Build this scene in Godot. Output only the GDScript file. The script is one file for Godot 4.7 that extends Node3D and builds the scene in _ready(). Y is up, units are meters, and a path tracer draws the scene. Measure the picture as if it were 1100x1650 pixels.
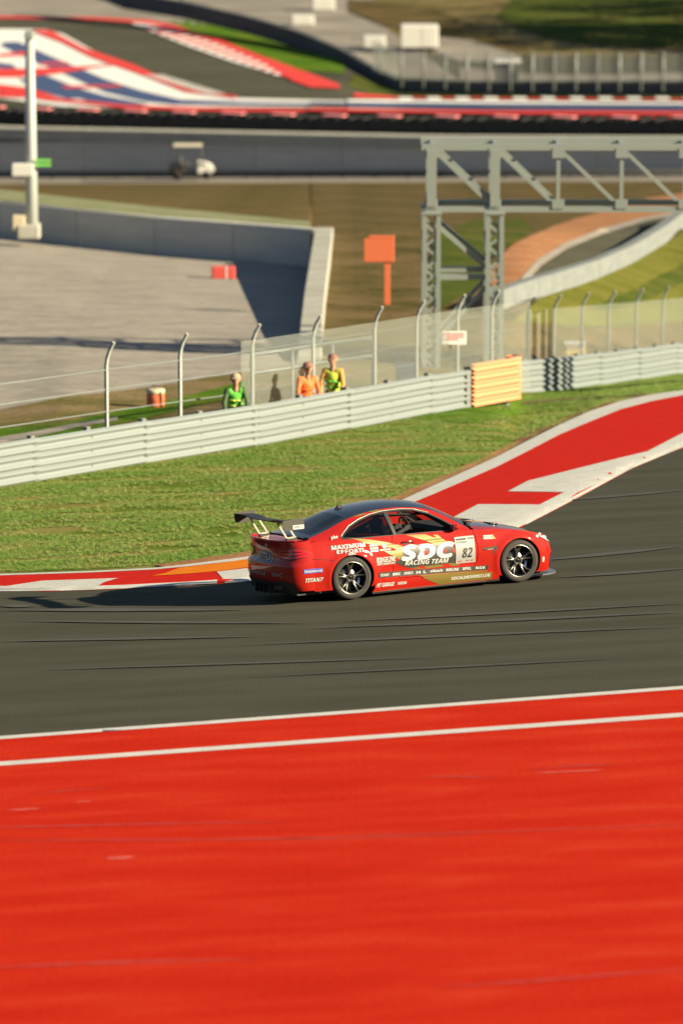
extends Node3D
# A red racing coupe cornering on a hilltop circuit; the hillside with the rest of the circuit falls away behind it.
# Pixel coordinates (1100 x 1650) of the photograph only give directions; distances come from the track plane, the hillside rows and real sizes.
const FOCAL := 8000.0
const PITCH := 0.193732          # 11.1 degrees down
const CAM_H := 15.712
const SLOPE_X := 0.052           # the track climbs to the right ...
const SLOPE_Z := 0.097966        # ... and falls away from the stand
const TRACK_D := 73.949
const SUN := Vector3(0.862, 0.388, 0.32)
var UPN := Vector3(-SLOPE_X, 1.0, -SLOPE_Z).normalized()
var rng := RandomNumberGenerator.new()
var taken := {}
var M := {}
var rows := []

# ---------------------------------------------------------------- directions to points
func ray(px: float, py: float) -> Vector3:
	var u := (px - 550.0) / FOCAL
	var v := (825.0 - py) / FOCAL
	return Vector3(u, v * cos(PITCH) - sin(PITCH), -(cos(PITCH) + v * sin(PITCH)))
func at_dist(px: float, py: float, d: float) -> Vector3:
	var r := ray(px, py)
	return Vector3(0, CAM_H, 0) + r * (d / -r.z)
func on_track(px: float, py: float, lift := 0.0) -> Vector3:
	var r := ray(px, py)
	var t := (SLOPE_Z * TRACK_D - CAM_H) / (r.y - SLOPE_X * r.x - SLOPE_Z * r.z)
	return Vector3(0, CAM_H, 0) + r * t + UPN * lift
func track_y(x: float, z: float) -> float:
	return SLOPE_X * x + SLOPE_Z * (z + TRACK_D)
func table(t: Array, x: float, k := 1) -> float:
	if x <= t[0][0]: return t[0][k]
	for i in range(1, t.size()):
		if x <= t[i][0]:
			var w: float = (x - t[i - 1][0]) / (t[i][0] - t[i - 1][0])
			return lerpf(t[i - 1][k], t[i][k], w)
	return t[-1][k]
func smooth_table(t: Array, x: float) -> float:
	# Catmull-Rom through the points of a table
	if x <= t[0][0]: return t[0][1]
	var n := t.size()
	if x >= t[n - 1][0]: return t[n - 1][1]
	for i in range(1, n):
		if x <= t[i][0]:
			var x0: float = t[i - 1][0]
			var x1: float = t[i][0]
			var h := x1 - x0
			var w := (x - x0) / h
			var m0: float = (t[i][1] - t[maxi(i - 2, 0)][1]) / (t[i][0] - t[maxi(i - 2, 0)][0]) if i > 1 else (t[i][1] - t[i - 1][1]) / h
			var m1: float = (t[mini(i + 1, n - 1)][1] - t[i - 1][1]) / (t[mini(i + 1, n - 1)][0] - t[i - 1][0])
			var w2 := w * w
			var w3 := w2 * w
			return (2 * w3 - 3 * w2 + 1) * t[i - 1][1] + (w3 - 2 * w2 + w) * h * m0 + (-2 * w3 + 3 * w2) * t[i][1] + (w3 - w2) * h * m1
	return t[n - 1][1]
func row_point(i: int, px: float) -> Vector3:
	var r: Array = rows[i]
	return at_dist(px, table(r, px, 1), table(r, px, 2))
func row_py(i: int, px: float) -> float:
	return table(rows[i], px, 1)
func on_hill(px: float, py: float, lift := 0.0) -> Vector3:
	# the point of the hillside in that direction
	var back := Vector3(0, sin(PITCH), cos(PITCH))
	for i in range(rows.size() - 1):
		var ya := row_py(i, px)
		var yb := row_py(i + 1, px)
		if py <= ya + 0.001 and py >= yb - 0.001 and ya - yb > 0.01:
			var a := row_point(i, px)
			var b := row_point(i + 1, px)
			var wa := (Vector3(0, CAM_H, 0) - a).dot(back)
			var wb := (Vector3(0, CAM_H, 0) - b).dot(back)
			var k := (ya - py) * wa / ((ya - py) * wa + (py - yb) * wb)
			return a.lerp(b, k) + Vector3(0, lift, 0)
	return row_point(0, px)

# ---------------------------------------------------------------- objects
func numbered(called: String) -> String:
	if not taken.has(called):
		taken[called] = 0
		return called
	taken[called] += 1
	return "%s_%03d" % [called, taken[called]]
func tag(o: Node, label := "", category := "", group := "", kind := "") -> Node:
	if label: o.set_meta("label", label)
	if category: o.set_meta("category", category)
	if group: o.set_meta("group", group)
	if kind: o.set_meta("kind", kind)
	return o
func thing(called: String, label: String, category: String, where := Vector3.ZERO, turn := 0.0, group := "") -> Node3D:
	var o := Node3D.new()
	o.name = numbered(called)
	add_child(o)
	o.position = where
	o.rotation.y = turn
	tag(o, label, category, group)
	return o
func part(called: String, mesh: Mesh, m: Material, parent: Node, xf := Transform3D()) -> MeshInstance3D:
	var o := MeshInstance3D.new()
	o.name = called if parent != self else numbered(called)
	o.mesh = mesh
	o.material_override = m
	o.transform = xf
	parent.add_child(o, true)
	return o
func struct(called: String, mesh: Mesh, m: Material) -> MeshInstance3D:
	var o := part(called, mesh, m, self)
	o.set_meta("kind", "structure")
	return o
func done(st: SurfaceTool) -> ArrayMesh:
	st.generate_normals()
	return st.commit()
func begin(smooth := false) -> SurfaceTool:
	var st := SurfaceTool.new()
	st.begin(Mesh.PRIMITIVE_TRIANGLES)
	st.set_smooth_group(0 if smooth else -1)
	return st
func tri(st: SurfaceTool, a: Vector3, b: Vector3, c: Vector3) -> void:
	st.add_vertex(a); st.add_vertex(b); st.add_vertex(c)
func quad(st: SurfaceTool, a: Vector3, b: Vector3, c: Vector3, d: Vector3) -> void:
	tri(st, a, b, c); tri(st, a, c, d)
func add_box(st: SurfaceTool, c: Vector3, s: Vector3, b := Basis()) -> void:
	var h := s * 0.5
	var p := []
	for i in 8:
		p.append(c + b * Vector3(h.x * (1 if i & 1 else -1), h.y * (1 if i & 2 else -1), h.z * (1 if i & 4 else -1)))
	for f in [[0, 1, 3, 2], [5, 4, 6, 7], [4, 0, 2, 6], [1, 5, 7, 3], [2, 3, 7, 6], [4, 5, 1, 0]]:
		quad(st, p[f[3]], p[f[2]], p[f[1]], p[f[0]])
func box(c: Vector3, s: Vector3, b := Basis()) -> ArrayMesh:
	var st := begin()
	add_box(st, c, s, b)
	return done(st)
func bevel_box(c: Vector3, s: Vector3, r: float, b := Basis()) -> ArrayMesh:
	# a box with chamfered edges: the hull of three boxes, written out as rings along y
	var st := begin()
	var h := s * 0.5
	var rings := []
	for k in [[-h.y, r], [-h.y + r, 0.0], [h.y - r, 0.0], [h.y, r]]:
		var x: float = h.x - k[1]
		var z: float = h.z - k[1]
		var ring := []
		for q in [[x, z - r], [x - r, z], [-x + r, z], [-x, z - r], [-x, -z + r], [-x + r, -z], [x - r, -z], [x, -z + r]]:
			ring.append(c + b * Vector3(q[0], k[0], q[1]))
		rings.append(ring)
	for i in 3:
		for j in 8:
			quad(st, rings[i][j], rings[i + 1][j], rings[i + 1][(j + 1) % 8], rings[i][(j + 1) % 8])
	for j in range(1, 7):
		tri(st, rings[0][0], rings[0][j], rings[0][j + 1])
		tri(st, rings[3][0], rings[3][j + 1], rings[3][j])
	return done(st)
func add_tube(st: SurfaceTool, pts: Array, r: float, sides := 8, r_end := -1.0) -> void:
	var prev := []
	for i in pts.size():
		var d: Vector3 = (pts[mini(i + 1, pts.size() - 1)] - pts[maxi(i - 1, 0)]).normalized()
		var u := d.cross(Vector3(0, 1, 0) if absf(d.y) < 0.9 else Vector3(1, 0, 0)).normalized()
		var v := d.cross(u)
		var rr := r if r_end < 0 else lerpf(r, r_end, float(i) / (pts.size() - 1))
		var ring := []
		for k in sides:
			var a := TAU * k / sides
			ring.append(pts[i] + (u * cos(a) + v * sin(a)) * rr)
		if i:
			for k in sides:
				quad(st, prev[k], prev[(k + 1) % sides], ring[(k + 1) % sides], ring[k])
		prev = ring
		if i == 0 or i == pts.size() - 1:
			for k in range(1, sides - 1):
				if i: tri(st, ring[0], ring[k], ring[k + 1])
				else: tri(st, ring[0], ring[k + 1], ring[k])
func tube(pts: Array, r: float, sides := 8, r_end := -1.0) -> ArrayMesh:
	var st := begin(true)
	add_tube(st, pts, r, sides, r_end)
	return done(st)
func lathe(profile: Array, sides: int, axis_x := false, smooth := true) -> ArrayMesh:
	# profile of [radius, height]
	var st := begin(smooth)
	for i in range(profile.size() - 1):
		for k in sides:
			var q := []
			for c in [[i, k], [i + 1, k], [i + 1, k + 1], [i, k + 1]]:
				var a: float = TAU * c[1] / sides
				var r: float = profile[c[0]][0]
				var y: float = profile[c[0]][1]
				q.append(Vector3(r * cos(a), r * sin(a), y) if axis_x else Vector3(r * cos(a), y, -r * sin(a)))
			if profile[i][0] > 1e-5: tri(st, q[0], q[2], q[1]) if not axis_x else tri(st, q[0], q[2], q[1])
			if profile[i][0] > 1e-5 and profile[i + 1][0] > 1e-5: tri(st, q[0], q[3], q[2])
			elif profile[i][0] <= 1e-5: tri(st, q[0], q[2], q[1])
	return done(st)
func grid(f: Callable, nu: int, nv: int, smooth := true, flip := false) -> ArrayMesh:
	var st := begin(smooth)
	var p := []
	for i in nu + 1:
		var line := []
		for j in nv + 1:
			line.append(f.call(float(i) / nu, float(j) / nv))
		p.append(line)
	for i in nu:
		for j in nv:
			if flip: quad(st, p[i][j], p[i][j + 1], p[i + 1][j + 1], p[i + 1][j])
			else: quad(st, p[i][j], p[i + 1][j], p[i + 1][j + 1], p[i][j + 1])
	return done(st)
func sheet(poly: PackedVector2Array, minus: Array, f: Callable, cell: Vector2, normal: Variant = null, flip := false) -> ArrayMesh:
	# a polygon (minus others) cut into cells and laid on the surface f(x, y)
	var st := begin(true)
	var lo := poly[0]
	var hi := poly[0]
	for p in poly:
		lo = lo.min(p)
		hi = hi.max(p)
	var nx := maxi(1, ceili((hi.x - lo.x) / cell.x))
	var ny := maxi(1, ceili((hi.y - lo.y) / cell.y))
	var sx := (hi.x - lo.x) / nx
	var sy := (hi.y - lo.y) / ny
	for i in nx:
		for j in ny:
			var a := lo + Vector2(i * sx, j * sy)
			var c := PackedVector2Array([a, a + Vector2(sx, 0), a + Vector2(sx, sy), a + Vector2(0, sy)])
			var pieces: Array = Geometry2D.intersect_polygons(poly, c)
			for m in minus:
				var left := []
				for q in pieces: left.append_array(Geometry2D.clip_polygons(q, m))
				pieces = left
			for q in pieces:
				if Geometry2D.is_polygon_clockwise(q): q.reverse()
				var t := Geometry2D.triangulate_polygon(q)
				for k in range(0, t.size(), 3):
					var o := [t[k], t[k + 1], t[k + 2]]
					var area: float = (q[o[1]] - q[o[0]]).cross(q[o[2]] - q[o[0]])
					if absf(area) < 1e-9: continue
					if (area > 0) != flip: o.reverse()
					for n in o:
						if normal != null: st.set_normal(normal.call(q[n].x, q[n].y))
						st.add_vertex(f.call(q[n].x, q[n].y))
	if not normal != null: st.generate_normals()
	return st.commit()
func pv(a: Array) -> PackedVector2Array:
	var r := PackedVector2Array()
	for p in a: r.append(Vector2(p[0], p[1]))
	return r
func crop(a: Array, ox: float, oy: float, k: float) -> PackedVector2Array:
	var r := PackedVector2Array()
	for p in a: r.append(Vector2(ox + p[0] / k, oy + p[1] / k))
	return r

# ---------------------------------------------------------------- materials (colours are linear, real-world values)
func lin(r: float, g: float, b: float) -> Color:
	return Color(r, g, b).linear_to_srgb()
func mat(key: String, c: Color, rough := 0.7, metal := 0.0) -> StandardMaterial3D:
	if M.has(key): return M[key]
	var m := StandardMaterial3D.new()
	m.resource_name = key
	m.albedo_color = c
	m.roughness = rough
	m.metallic = metal
	M[key] = m
	return m
func noise_tex(freq: float, oct: int, sd: int, ramp: Array, size := 512, type := FastNoiseLite.TYPE_SIMPLEX_SMOOTH) -> NoiseTexture2D:
	var n := FastNoiseLite.new()
	n.noise_type = type
	n.frequency = freq
	n.fractal_octaves = oct
	n.seed = sd
	var t := NoiseTexture2D.new()
	t.width = size
	t.height = size
	t.seamless = true
	t.noise = n
	if ramp:
		var g := Gradient.new()
		g.offsets = PackedFloat32Array(ramp.map(func(e): return e[0]))
		g.colors = PackedColorArray(ramp.map(func(e): return e[1]))
		t.color_ramp = g
	return t
func ground_mat(key: String, coarse: Texture2D, scale: Vector3, fine: Texture2D, fine_scale: Vector3, rough := 0.95, bump: Texture2D = null, bump_cm := 0.0) -> StandardMaterial3D:
	var m := mat(key, Color.WHITE, rough)
	m.metallic_specular = 0.1
	m.albedo_texture = coarse
	m.uv1_triplanar = true
	m.uv1_world_triplanar = true
	m.uv1_scale = scale
	if fine:
		m.detail_enabled = true
		m.detail_albedo = fine
		m.detail_blend_mode = BaseMaterial3D.BLEND_MODE_MUL
		m.detail_uv_layer = BaseMaterial3D.DETAIL_UV_2
		m.uv2_triplanar = true
		m.uv2_world_triplanar = true
		m.uv2_scale = fine_scale
	if bump:
		m.heightmap_enabled = true
		m.heightmap_texture = bump
		m.heightmap_scale = bump_cm
	return m
func grey(v: float) -> Color:
	return Color(v, v, v)
func build_materials() -> void:
	var fine := noise_tex(0.08, 4, 11, [[0.0, grey(0.72)], [0.5, grey(0.92)], [1.0, grey(1.0)]])
	var fine2 := noise_tex(0.05, 5, 12, [[0.0, grey(0.55)], [0.45, grey(0.85)], [1.0, grey(1.0)]])
	var bumps := noise_tex(0.06, 5, 13, [])
	ground_mat("asphalt", noise_tex(0.012, 5, 21, [[0.0, lin(.074, .074, .056)], [0.5, lin(.092, .092, .070)], [1.0, lin(.108, .107, .082)]]), Vector3(0.03, 0.1, 0.14), fine2, Vector3(1.3, 0.9, 1.9), 0.85)
	ground_mat("runoff_red", noise_tex(0.012, 5, 22, [[0.0, lin(.49, .017, .005)], [0.4, lin(.54, .022, .0065)], [0.65, lin(.565, .028, .009)], [0.85, lin(.585, .037, .014)], [1.0, lin(.60, .048, .020)]]), Vector3(0.055, 0.1, 0.17), noise_tex(0.05, 5, 31, [[0.0, grey(0.72)], [0.5, grey(0.95)], [1.0, grey(1.0)]]), Vector3(0.5, 0.4, 1.4), 0.8)
	ground_mat("kerb_red", noise_tex(0.02, 4, 23, [[0.0, lin(.50, .015, .008)], [1.0, lin(.62, .024, .012)]]), Vector3(0.2, 0.2, 0.3), fine, Vector3(0.6, 0.6, 0.9), 0.7)
	ground_mat("kerb_white", noise_tex(0.02, 4, 24, [[0.0, lin(.50, .50, .47)], [1.0, lin(.68, .68, .64)]]), Vector3(0.2, 0.2, 0.3), fine, Vector3(0.6, 0.6, 0.9), 0.7)
	ground_mat("kerb_orange", noise_tex(0.02, 4, 25, [[0.0, lin(.66, .17, .010)], [1.0, lin(.80, .24, .016)]]), Vector3(0.2, 0.2, 0.3), fine, Vector3(0.6, 0.6, 0.9), 0.7)
	ground_mat("line_white", noise_tex(0.02, 4, 26, [[0.0, lin(.60, .58, .55)], [1.0, lin(.78, .76, .73)]]), Vector3(0.2, 0.2, 0.3), fine, Vector3(0.6, 0.6, 0.9), 0.6)
	ground_mat("grass", noise_tex(0.010, 5, 27, [[0.0, lin(.075, .155, .012)], [0.38, lin(.115, .190, .020)], [0.52, lin(.19, .215, .042)], [0.7, lin(.29, .255, .08)], [1.0, lin(.36, .28, .115)]]), Vector3(0.035, 0.1, 0.12), fine2, Vector3(0.5, 0.5, 0.8), 1.0, bumps, 3.0)
	ground_mat("grass_lush", noise_tex(0.010, 5, 28, [[0.0, lin(.060, .150, .012)], [0.5, lin(.100, .195, .018)], [1.0, lin(.20, .235, .045)]]), Vector3(0.03, 0.1, 0.08), fine2, Vector3(0.3, 0.5, 0.4), 1.0, bumps, 4.0)
	ground_mat("grass_dry", noise_tex(0.010, 5, 29, [[0.0, lin(.10, .105, .022)], [0.35, lin(.17, .145, .055)], [0.7, lin(.25, .185, .10)], [1.0, lin(.29, .22, .13)]]), Vector3(0.04, 0.1, 0.08), fine2, Vector3(0.3, 0.5, 0.4), 1.0, bumps, 4.0)
	ground_mat("dirt_brown", noise_tex(0.012, 5, 30, [[0.0, lin(.055, .060, .016)], [0.35, lin(.115, .092, .036)], [0.7, lin(.175, .125, .062)], [1.0, lin(.205, .15, .078)]]), Vector3(0.04, 0.1, 0.06), fine2, Vector3(0.25, 0.4, 0.5), 1.0, bumps, 4.0)
	ground_mat("dirt_orange", noise_tex(0.012, 5, 32, [[0.0, lin(.34, .165, .080)], [0.6, lin(.44, .22, .115)], [1.0, lin(.50, .28, .16)]]), Vector3(0.05, 0.1, 0.08), fine2, Vector3(0.3, 0.4, 0.5), 1.0)
	ground_mat("gravel", noise_tex(0.02, 5, 33, [[0.0, lin(.30, .275, .24)], [0.5, lin(.39, .36, .315)], [1.0, lin(.46, .42, .37)]]), Vector3(0.03, 0.1, 0.07), fine2, Vector3(0.7, 0.5, 0.9), 1.0, bumps, 5.0)
	ground_mat("concrete", noise_tex(0.015, 5, 34, [[0.0, lin(.34, .34, .30)], [0.6, lin(.44, .435, .39)], [1.0, lin(.50, .49, .44)]]), Vector3(0.08, 0.3, 0.12), fine, Vector3(0.5, 0.4, 0.5), 0.9)
	ground_mat("paved_pale", noise_tex(0.012, 5, 35, [[0.0, lin(.22, .20, .175)], [0.6, lin(.30, .275, .24)], [1.0, lin(.36, .33, .29)]]), Vector3(0.02, 0.1, 0.04), fine, Vector3(0.2, 0.4, 0.3), 0.95)
	ground_mat("far_asphalt", noise_tex(0.012, 5, 36, [[0.0, lin(.070, .070, .053)], [0.6, lin(.088, .088, .066)], [1.0, lin(.104, .103, .078)]]), Vector3(0.015, 0.1, 0.05), fine, Vector3(0.2, 0.4, 0.3), 0.9)
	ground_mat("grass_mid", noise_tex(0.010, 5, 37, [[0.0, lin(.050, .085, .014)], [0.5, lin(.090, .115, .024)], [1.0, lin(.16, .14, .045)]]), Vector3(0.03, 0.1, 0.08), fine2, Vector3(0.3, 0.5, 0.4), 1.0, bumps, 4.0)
	ground_mat("grass_slope", noise_tex(0.010, 5, 43, [[0.0, lin(.10, .12, .018)], [0.5, lin(.16, .165, .033)], [1.0, lin(.22, .20, .06)]]), Vector3(0.03, 0.1, 0.08), fine2, Vector3(0.3, 0.5, 0.4), 1.0, bumps, 4.0)
	ground_mat("grass_strip", noise_tex(0.010, 5, 38, [[0.0, lin(.20, .225, .115)], [0.5, lin(.265, .285, .165)], [1.0, lin(.33, .33, .22)]]), Vector3(0.05, 0.1, 0.2), fine2, Vector3(0.3, 0.5, 0.8), 1.0)
	mat("rubber_mark", lin(.052, .051, .041), 0.75)
	mat("paint_blue", lin(.035, .060, .15), 0.7)
	mat("paint_white", lin(.66, .65, .62), 0.7)
	mat("paint_red", lin(.58, .028, .018), 0.7)
	mat("galvanised", lin(.200, .232, .238), 0.5, 0.2)
	mat("rail_post", lin(.22, .23, .22), 0.5, 0.4)
	mat("rail_orange", lin(.60, .235, .12), 0.6)
	mat("steel_pale", lin(.255, .29, .28), 0.5, 0.3)
	mat("post_pale", lin(.36, .39, .38), 0.55, 0.1)
	mat("wire", lin(.30, .335, .315), 0.5, 0.3)
	mat("tyre_black", lin(.018, .019, .020), 0.85)
	mat("pink_cap", lin(.62, .20, .21), 0.7)
	mat("white_box", lin(.52, .52, .49), 0.6)
	mat("dark_grey", lin(.05, .052, .055), 0.7)
	mat("black_plastic", lin(.012, .012, .013), 0.5)
	mat("board_orange", lin(.52, .115, .045), 0.7)
	mat("sign_white", lin(.72, .72, .70), 0.6)
	mat("sign_red", lin(.55, .06, .05), 0.6)
	mat("block_red", lin(.50, .06, .05), 0.8)
	mat("green_sign", lin(.16, .50, .08), 0.7)
	mat("beige", lin(.48, .42, .30), 0.8)
	mat("crate_blue", lin(.07, .10, .19), 0.7)
	mat("roof_beige", lin(.50, .46, .36), 0.7)
	ground_mat("wall_shade", noise_tex(0.015, 5, 39, [[0.0, lin(.50, .50, .47)], [0.6, lin(.58, .58, .55)], [1.0, lin(.64, .64, .60)]]), Vector3(0.06, 0.3, 0.12), fine, Vector3(0.3, 0.4, 0.5), 0.9)
	ground_mat("wall_dark", noise_tex(0.015, 5, 40, [[0.0, lin(.085, .095, .10)], [1.0, lin(.15, .16, .165)]]), Vector3(0.06, 0.3, 0.12), fine, Vector3(0.3, 0.4, 0.5), 0.9)
	ground_mat("barrier_pale", noise_tex(0.015, 5, 41, [[0.0, lin(.19, .215, .22)], [1.0, lin(.26, .285, .29)]]), Vector3(0.06, 0.3, 0.12), fine, Vector3(0.3, 0.4, 0.5), 0.9)
	ground_mat("wall_pit", noise_tex(0.015, 5, 42, [[0.0, lin(.50, .50, .47)], [0.6, lin(.58, .58, .54)], [1.0, lin(.64, .64, .60)]]), Vector3(0.06, 0.3, 0.12), fine, Vector3(0.3, 0.4, 0.5), 0.9)  # same concrete as the return wall, lightened to lift its shaded face
	mat("pale_scuff", lin(.58, .085, .055), 0.85)
	mat("red_scuff", lin(.40, .016, .006), 0.8)
	mat("yellow", lin(.72, .58, .18), 0.7)

# ---------------------------------------------------------------- the setting
func setup_rows() -> void:
	var k_back := [[-1500, 941], [-600, 931], [0, 928], [153, 923], [267, 917], [399, 900], [520, 864], [648, 808], [724, 773], [795, 741], [891, 691], [975, 653.5], [1058, 636], [1098, 631], [1300, 622], [2400, 610]]
	var r1 := []
	for p in k_back:
		var q := on_track(p[0], p[1])
		r1.append([p[0], p[1], -q.z])
	rows = [
		r1,
		[[-1500, 890, 84], [-600, 850, 88], [0, 786, 93], [200, 752, 96.5], [350, 730, 99], [550, 694, 103], [750, 657, 108], [815, 646, 111], [832, 641, 119], [910, 629, 124], [1000, 617, 129], [1100, 602, 135], [1300, 590, 141], [2400, 560, 150]],
		[[-1500, 740, 100], [-600, 700, 104], [0, 660, 108], [100, 640, 110], [230, 625, 113], [340, 607, 116], [499, 585, 119], [501, 585, 119], [780, 585, 124], [842, 585, 133], [1000, 580, 140], [1100, 572, 146], [1300, 562, 150], [2400, 530, 165]],
		[[-1500, 480, 142], [-600, 485, 140], [0, 491, 138], [499, 497, 139], [501, 500, 135], [842, 502, 138], [1100, 490, 153], [1300, 480, 158], [2400, 460, 170]],
		[[-1500, 410, 156], [-600, 425, 154], [0, 435, 152], [499, 459, 149.5], [501, 430, 149], [842, 430, 150], [1100, 430, 161], [2400, 410, 176]],
		[[-1500, 260, 182], [-600, 330, 175], [0, 383, 168], [250, 410, 164], [499, 430, 160], [501, 372, 160], [842, 372, 163], [1100, 372, 171], [2400, 350, 184]],
		[[-1500, 200, 182.02], [-600, 270, 175.02], [0, 322, 168.02], [250, 349, 164.02], [499, 371.5, 160.02], [501, 371.8, 160.05], [842, 371.8, 163.05], [1100, 371.8, 171.05], [2400, 349.8, 184.05]],
		[[-1500, 190, 186], [-600, 256, 179], [0, 305, 172], [250, 333, 167.5], [499, 356, 163.3], [501, 369, 162.8], [842, 369, 165.5], [1100, 369, 173], [2400, 347, 186]],
		[[-1500, 189, 215], [-600, 254.5, 210], [0, 301.7, 205], [250, 312, 203], [499, 324, 200], [501, 348, 190], [842, 348, 191], [1100, 348, 194], [2400, 335, 205]],
		[[-1500, 188, 262], [-600, 253, 257], [0, 296.5, 250], [550, 294, 250], [1100, 292, 250], [2400, 290, 250]],
		[[-1500, 178, 268], [-600, 240, 264], [0, 284, 258], [550, 282.5, 258], [1100, 281, 258], [2400, 280, 258]],
		[[-1500, 108, 268.05], [-600, 170, 264.05], [0, 214, 258.05], [550, 228, 258.05], [680, 230, 258.05], [1100, 233, 258.05], [2400, 233, 258.05]],
		[[-1500, 80, 280], [-600, 140, 274], [0, 183, 266.5], [550, 192, 266], [1100, 196, 265], [2400, 196, 265]],
		[[-1500, 0, 310], [0, 100, 290], [550, 112, 286], [640, 150, 281], [1100, 156, 271], [2400, 156, 268]],
		[[-1500, -60, 330], [0, 50, 309], [550, 62, 305], [700, 90, 294], [1100, 92, 292], [2400, 90, 292]],
		[[-1500, -100, 350], [0, 0, 332], [550, 0, 326], [1100, 0, 316], [2400, -20, 310]],
		[[-1500, -240, 430], [0, -180, 430], [1100, -260, 400], [2400, -280, 400]],
		[[-1500, -560, 800], [2400, -560, 800]],
	]
	for i in range(9, 13):
		var old: Array = rows[i]
		rows[i] = []
		for px in [-1500, -600, -300, 0, 275, 550, 680, 825, 1100, 1400, 2400]: rows[i].append([px, table(old, px, 1), table(old, px, 2) + far_turn(px)])
func far_turn(px: float) -> float:
	# the upper circuit's wall line runs askew: farther on the left, so that the low sun grazes past it
	return clampf(8.5 - 17.0 * px / 1100.0, -14.0, 24.0)
func columns_between(a: float, b: float) -> Array:
	var c := []
	var x := a
	while x < b - 0.01:
		c.append(x)
		x += 20.0 if x > -200 and x < 1300 else 100.0
	c.append(b)
	if a < 499 and b > 501:
		c.append(499.0); c.append(501.0)
		c.sort()
	return c
func strip(i: int, j: int, from: float, to: float) -> ArrayMesh:
	var st := begin(true)
	var cols := columns_between(from, to)
	var sub := 4
	for r in range(i, j):
		for c in range(cols.size() - 1):
			for k in sub:
				var a := row_point(r, cols[c]).lerp(row_point(r + 1, cols[c]), float(k) / sub)
				var b := row_point(r, cols[c + 1]).lerp(row_point(r + 1, cols[c + 1]), float(k) / sub)
				var d := row_point(r, cols[c]).lerp(row_point(r + 1, cols[c]), float(k + 1) / sub)
				var e := row_point(r, cols[c + 1]).lerp(row_point(r + 1, cols[c + 1]), float(k + 1) / sub)
				quad(st, a, d, e, b)
	return done(st)
func patch(called: String, poly: PackedVector2Array, m: Material, lift: float, parent: Node = null, cell := Vector2(20, 6)) -> MeshInstance3D:
	var mesh := sheet(poly, [], func(x, y): return on_hill(x, y, lift), cell, null, true)
	return struct(called, mesh, m) if parent == null else part(called, mesh, m, parent)
func paint(called: String, poly: PackedVector2Array, m: Material, lift: float, parent: Node = null) -> MeshInstance3D:
	var mesh := sheet(poly, [], func(x, y): return on_track(x, y, lift), Vector2(60, 30), null, true)
	return struct(called, mesh, m) if parent == null else part(called, mesh, m, parent)
func plane_mesh(x0: float, x1: float, z0: float, z1: float, lift: float) -> ArrayMesh:
	var f := func(u: float, v: float):
		var x := lerpf(x0, x1, u)
		var z := lerpf(z0, z1, v)
		return Vector3(x, track_y(x, z), z) + UPN * lift
	return grid(f, 12, 12, true, true)

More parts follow.
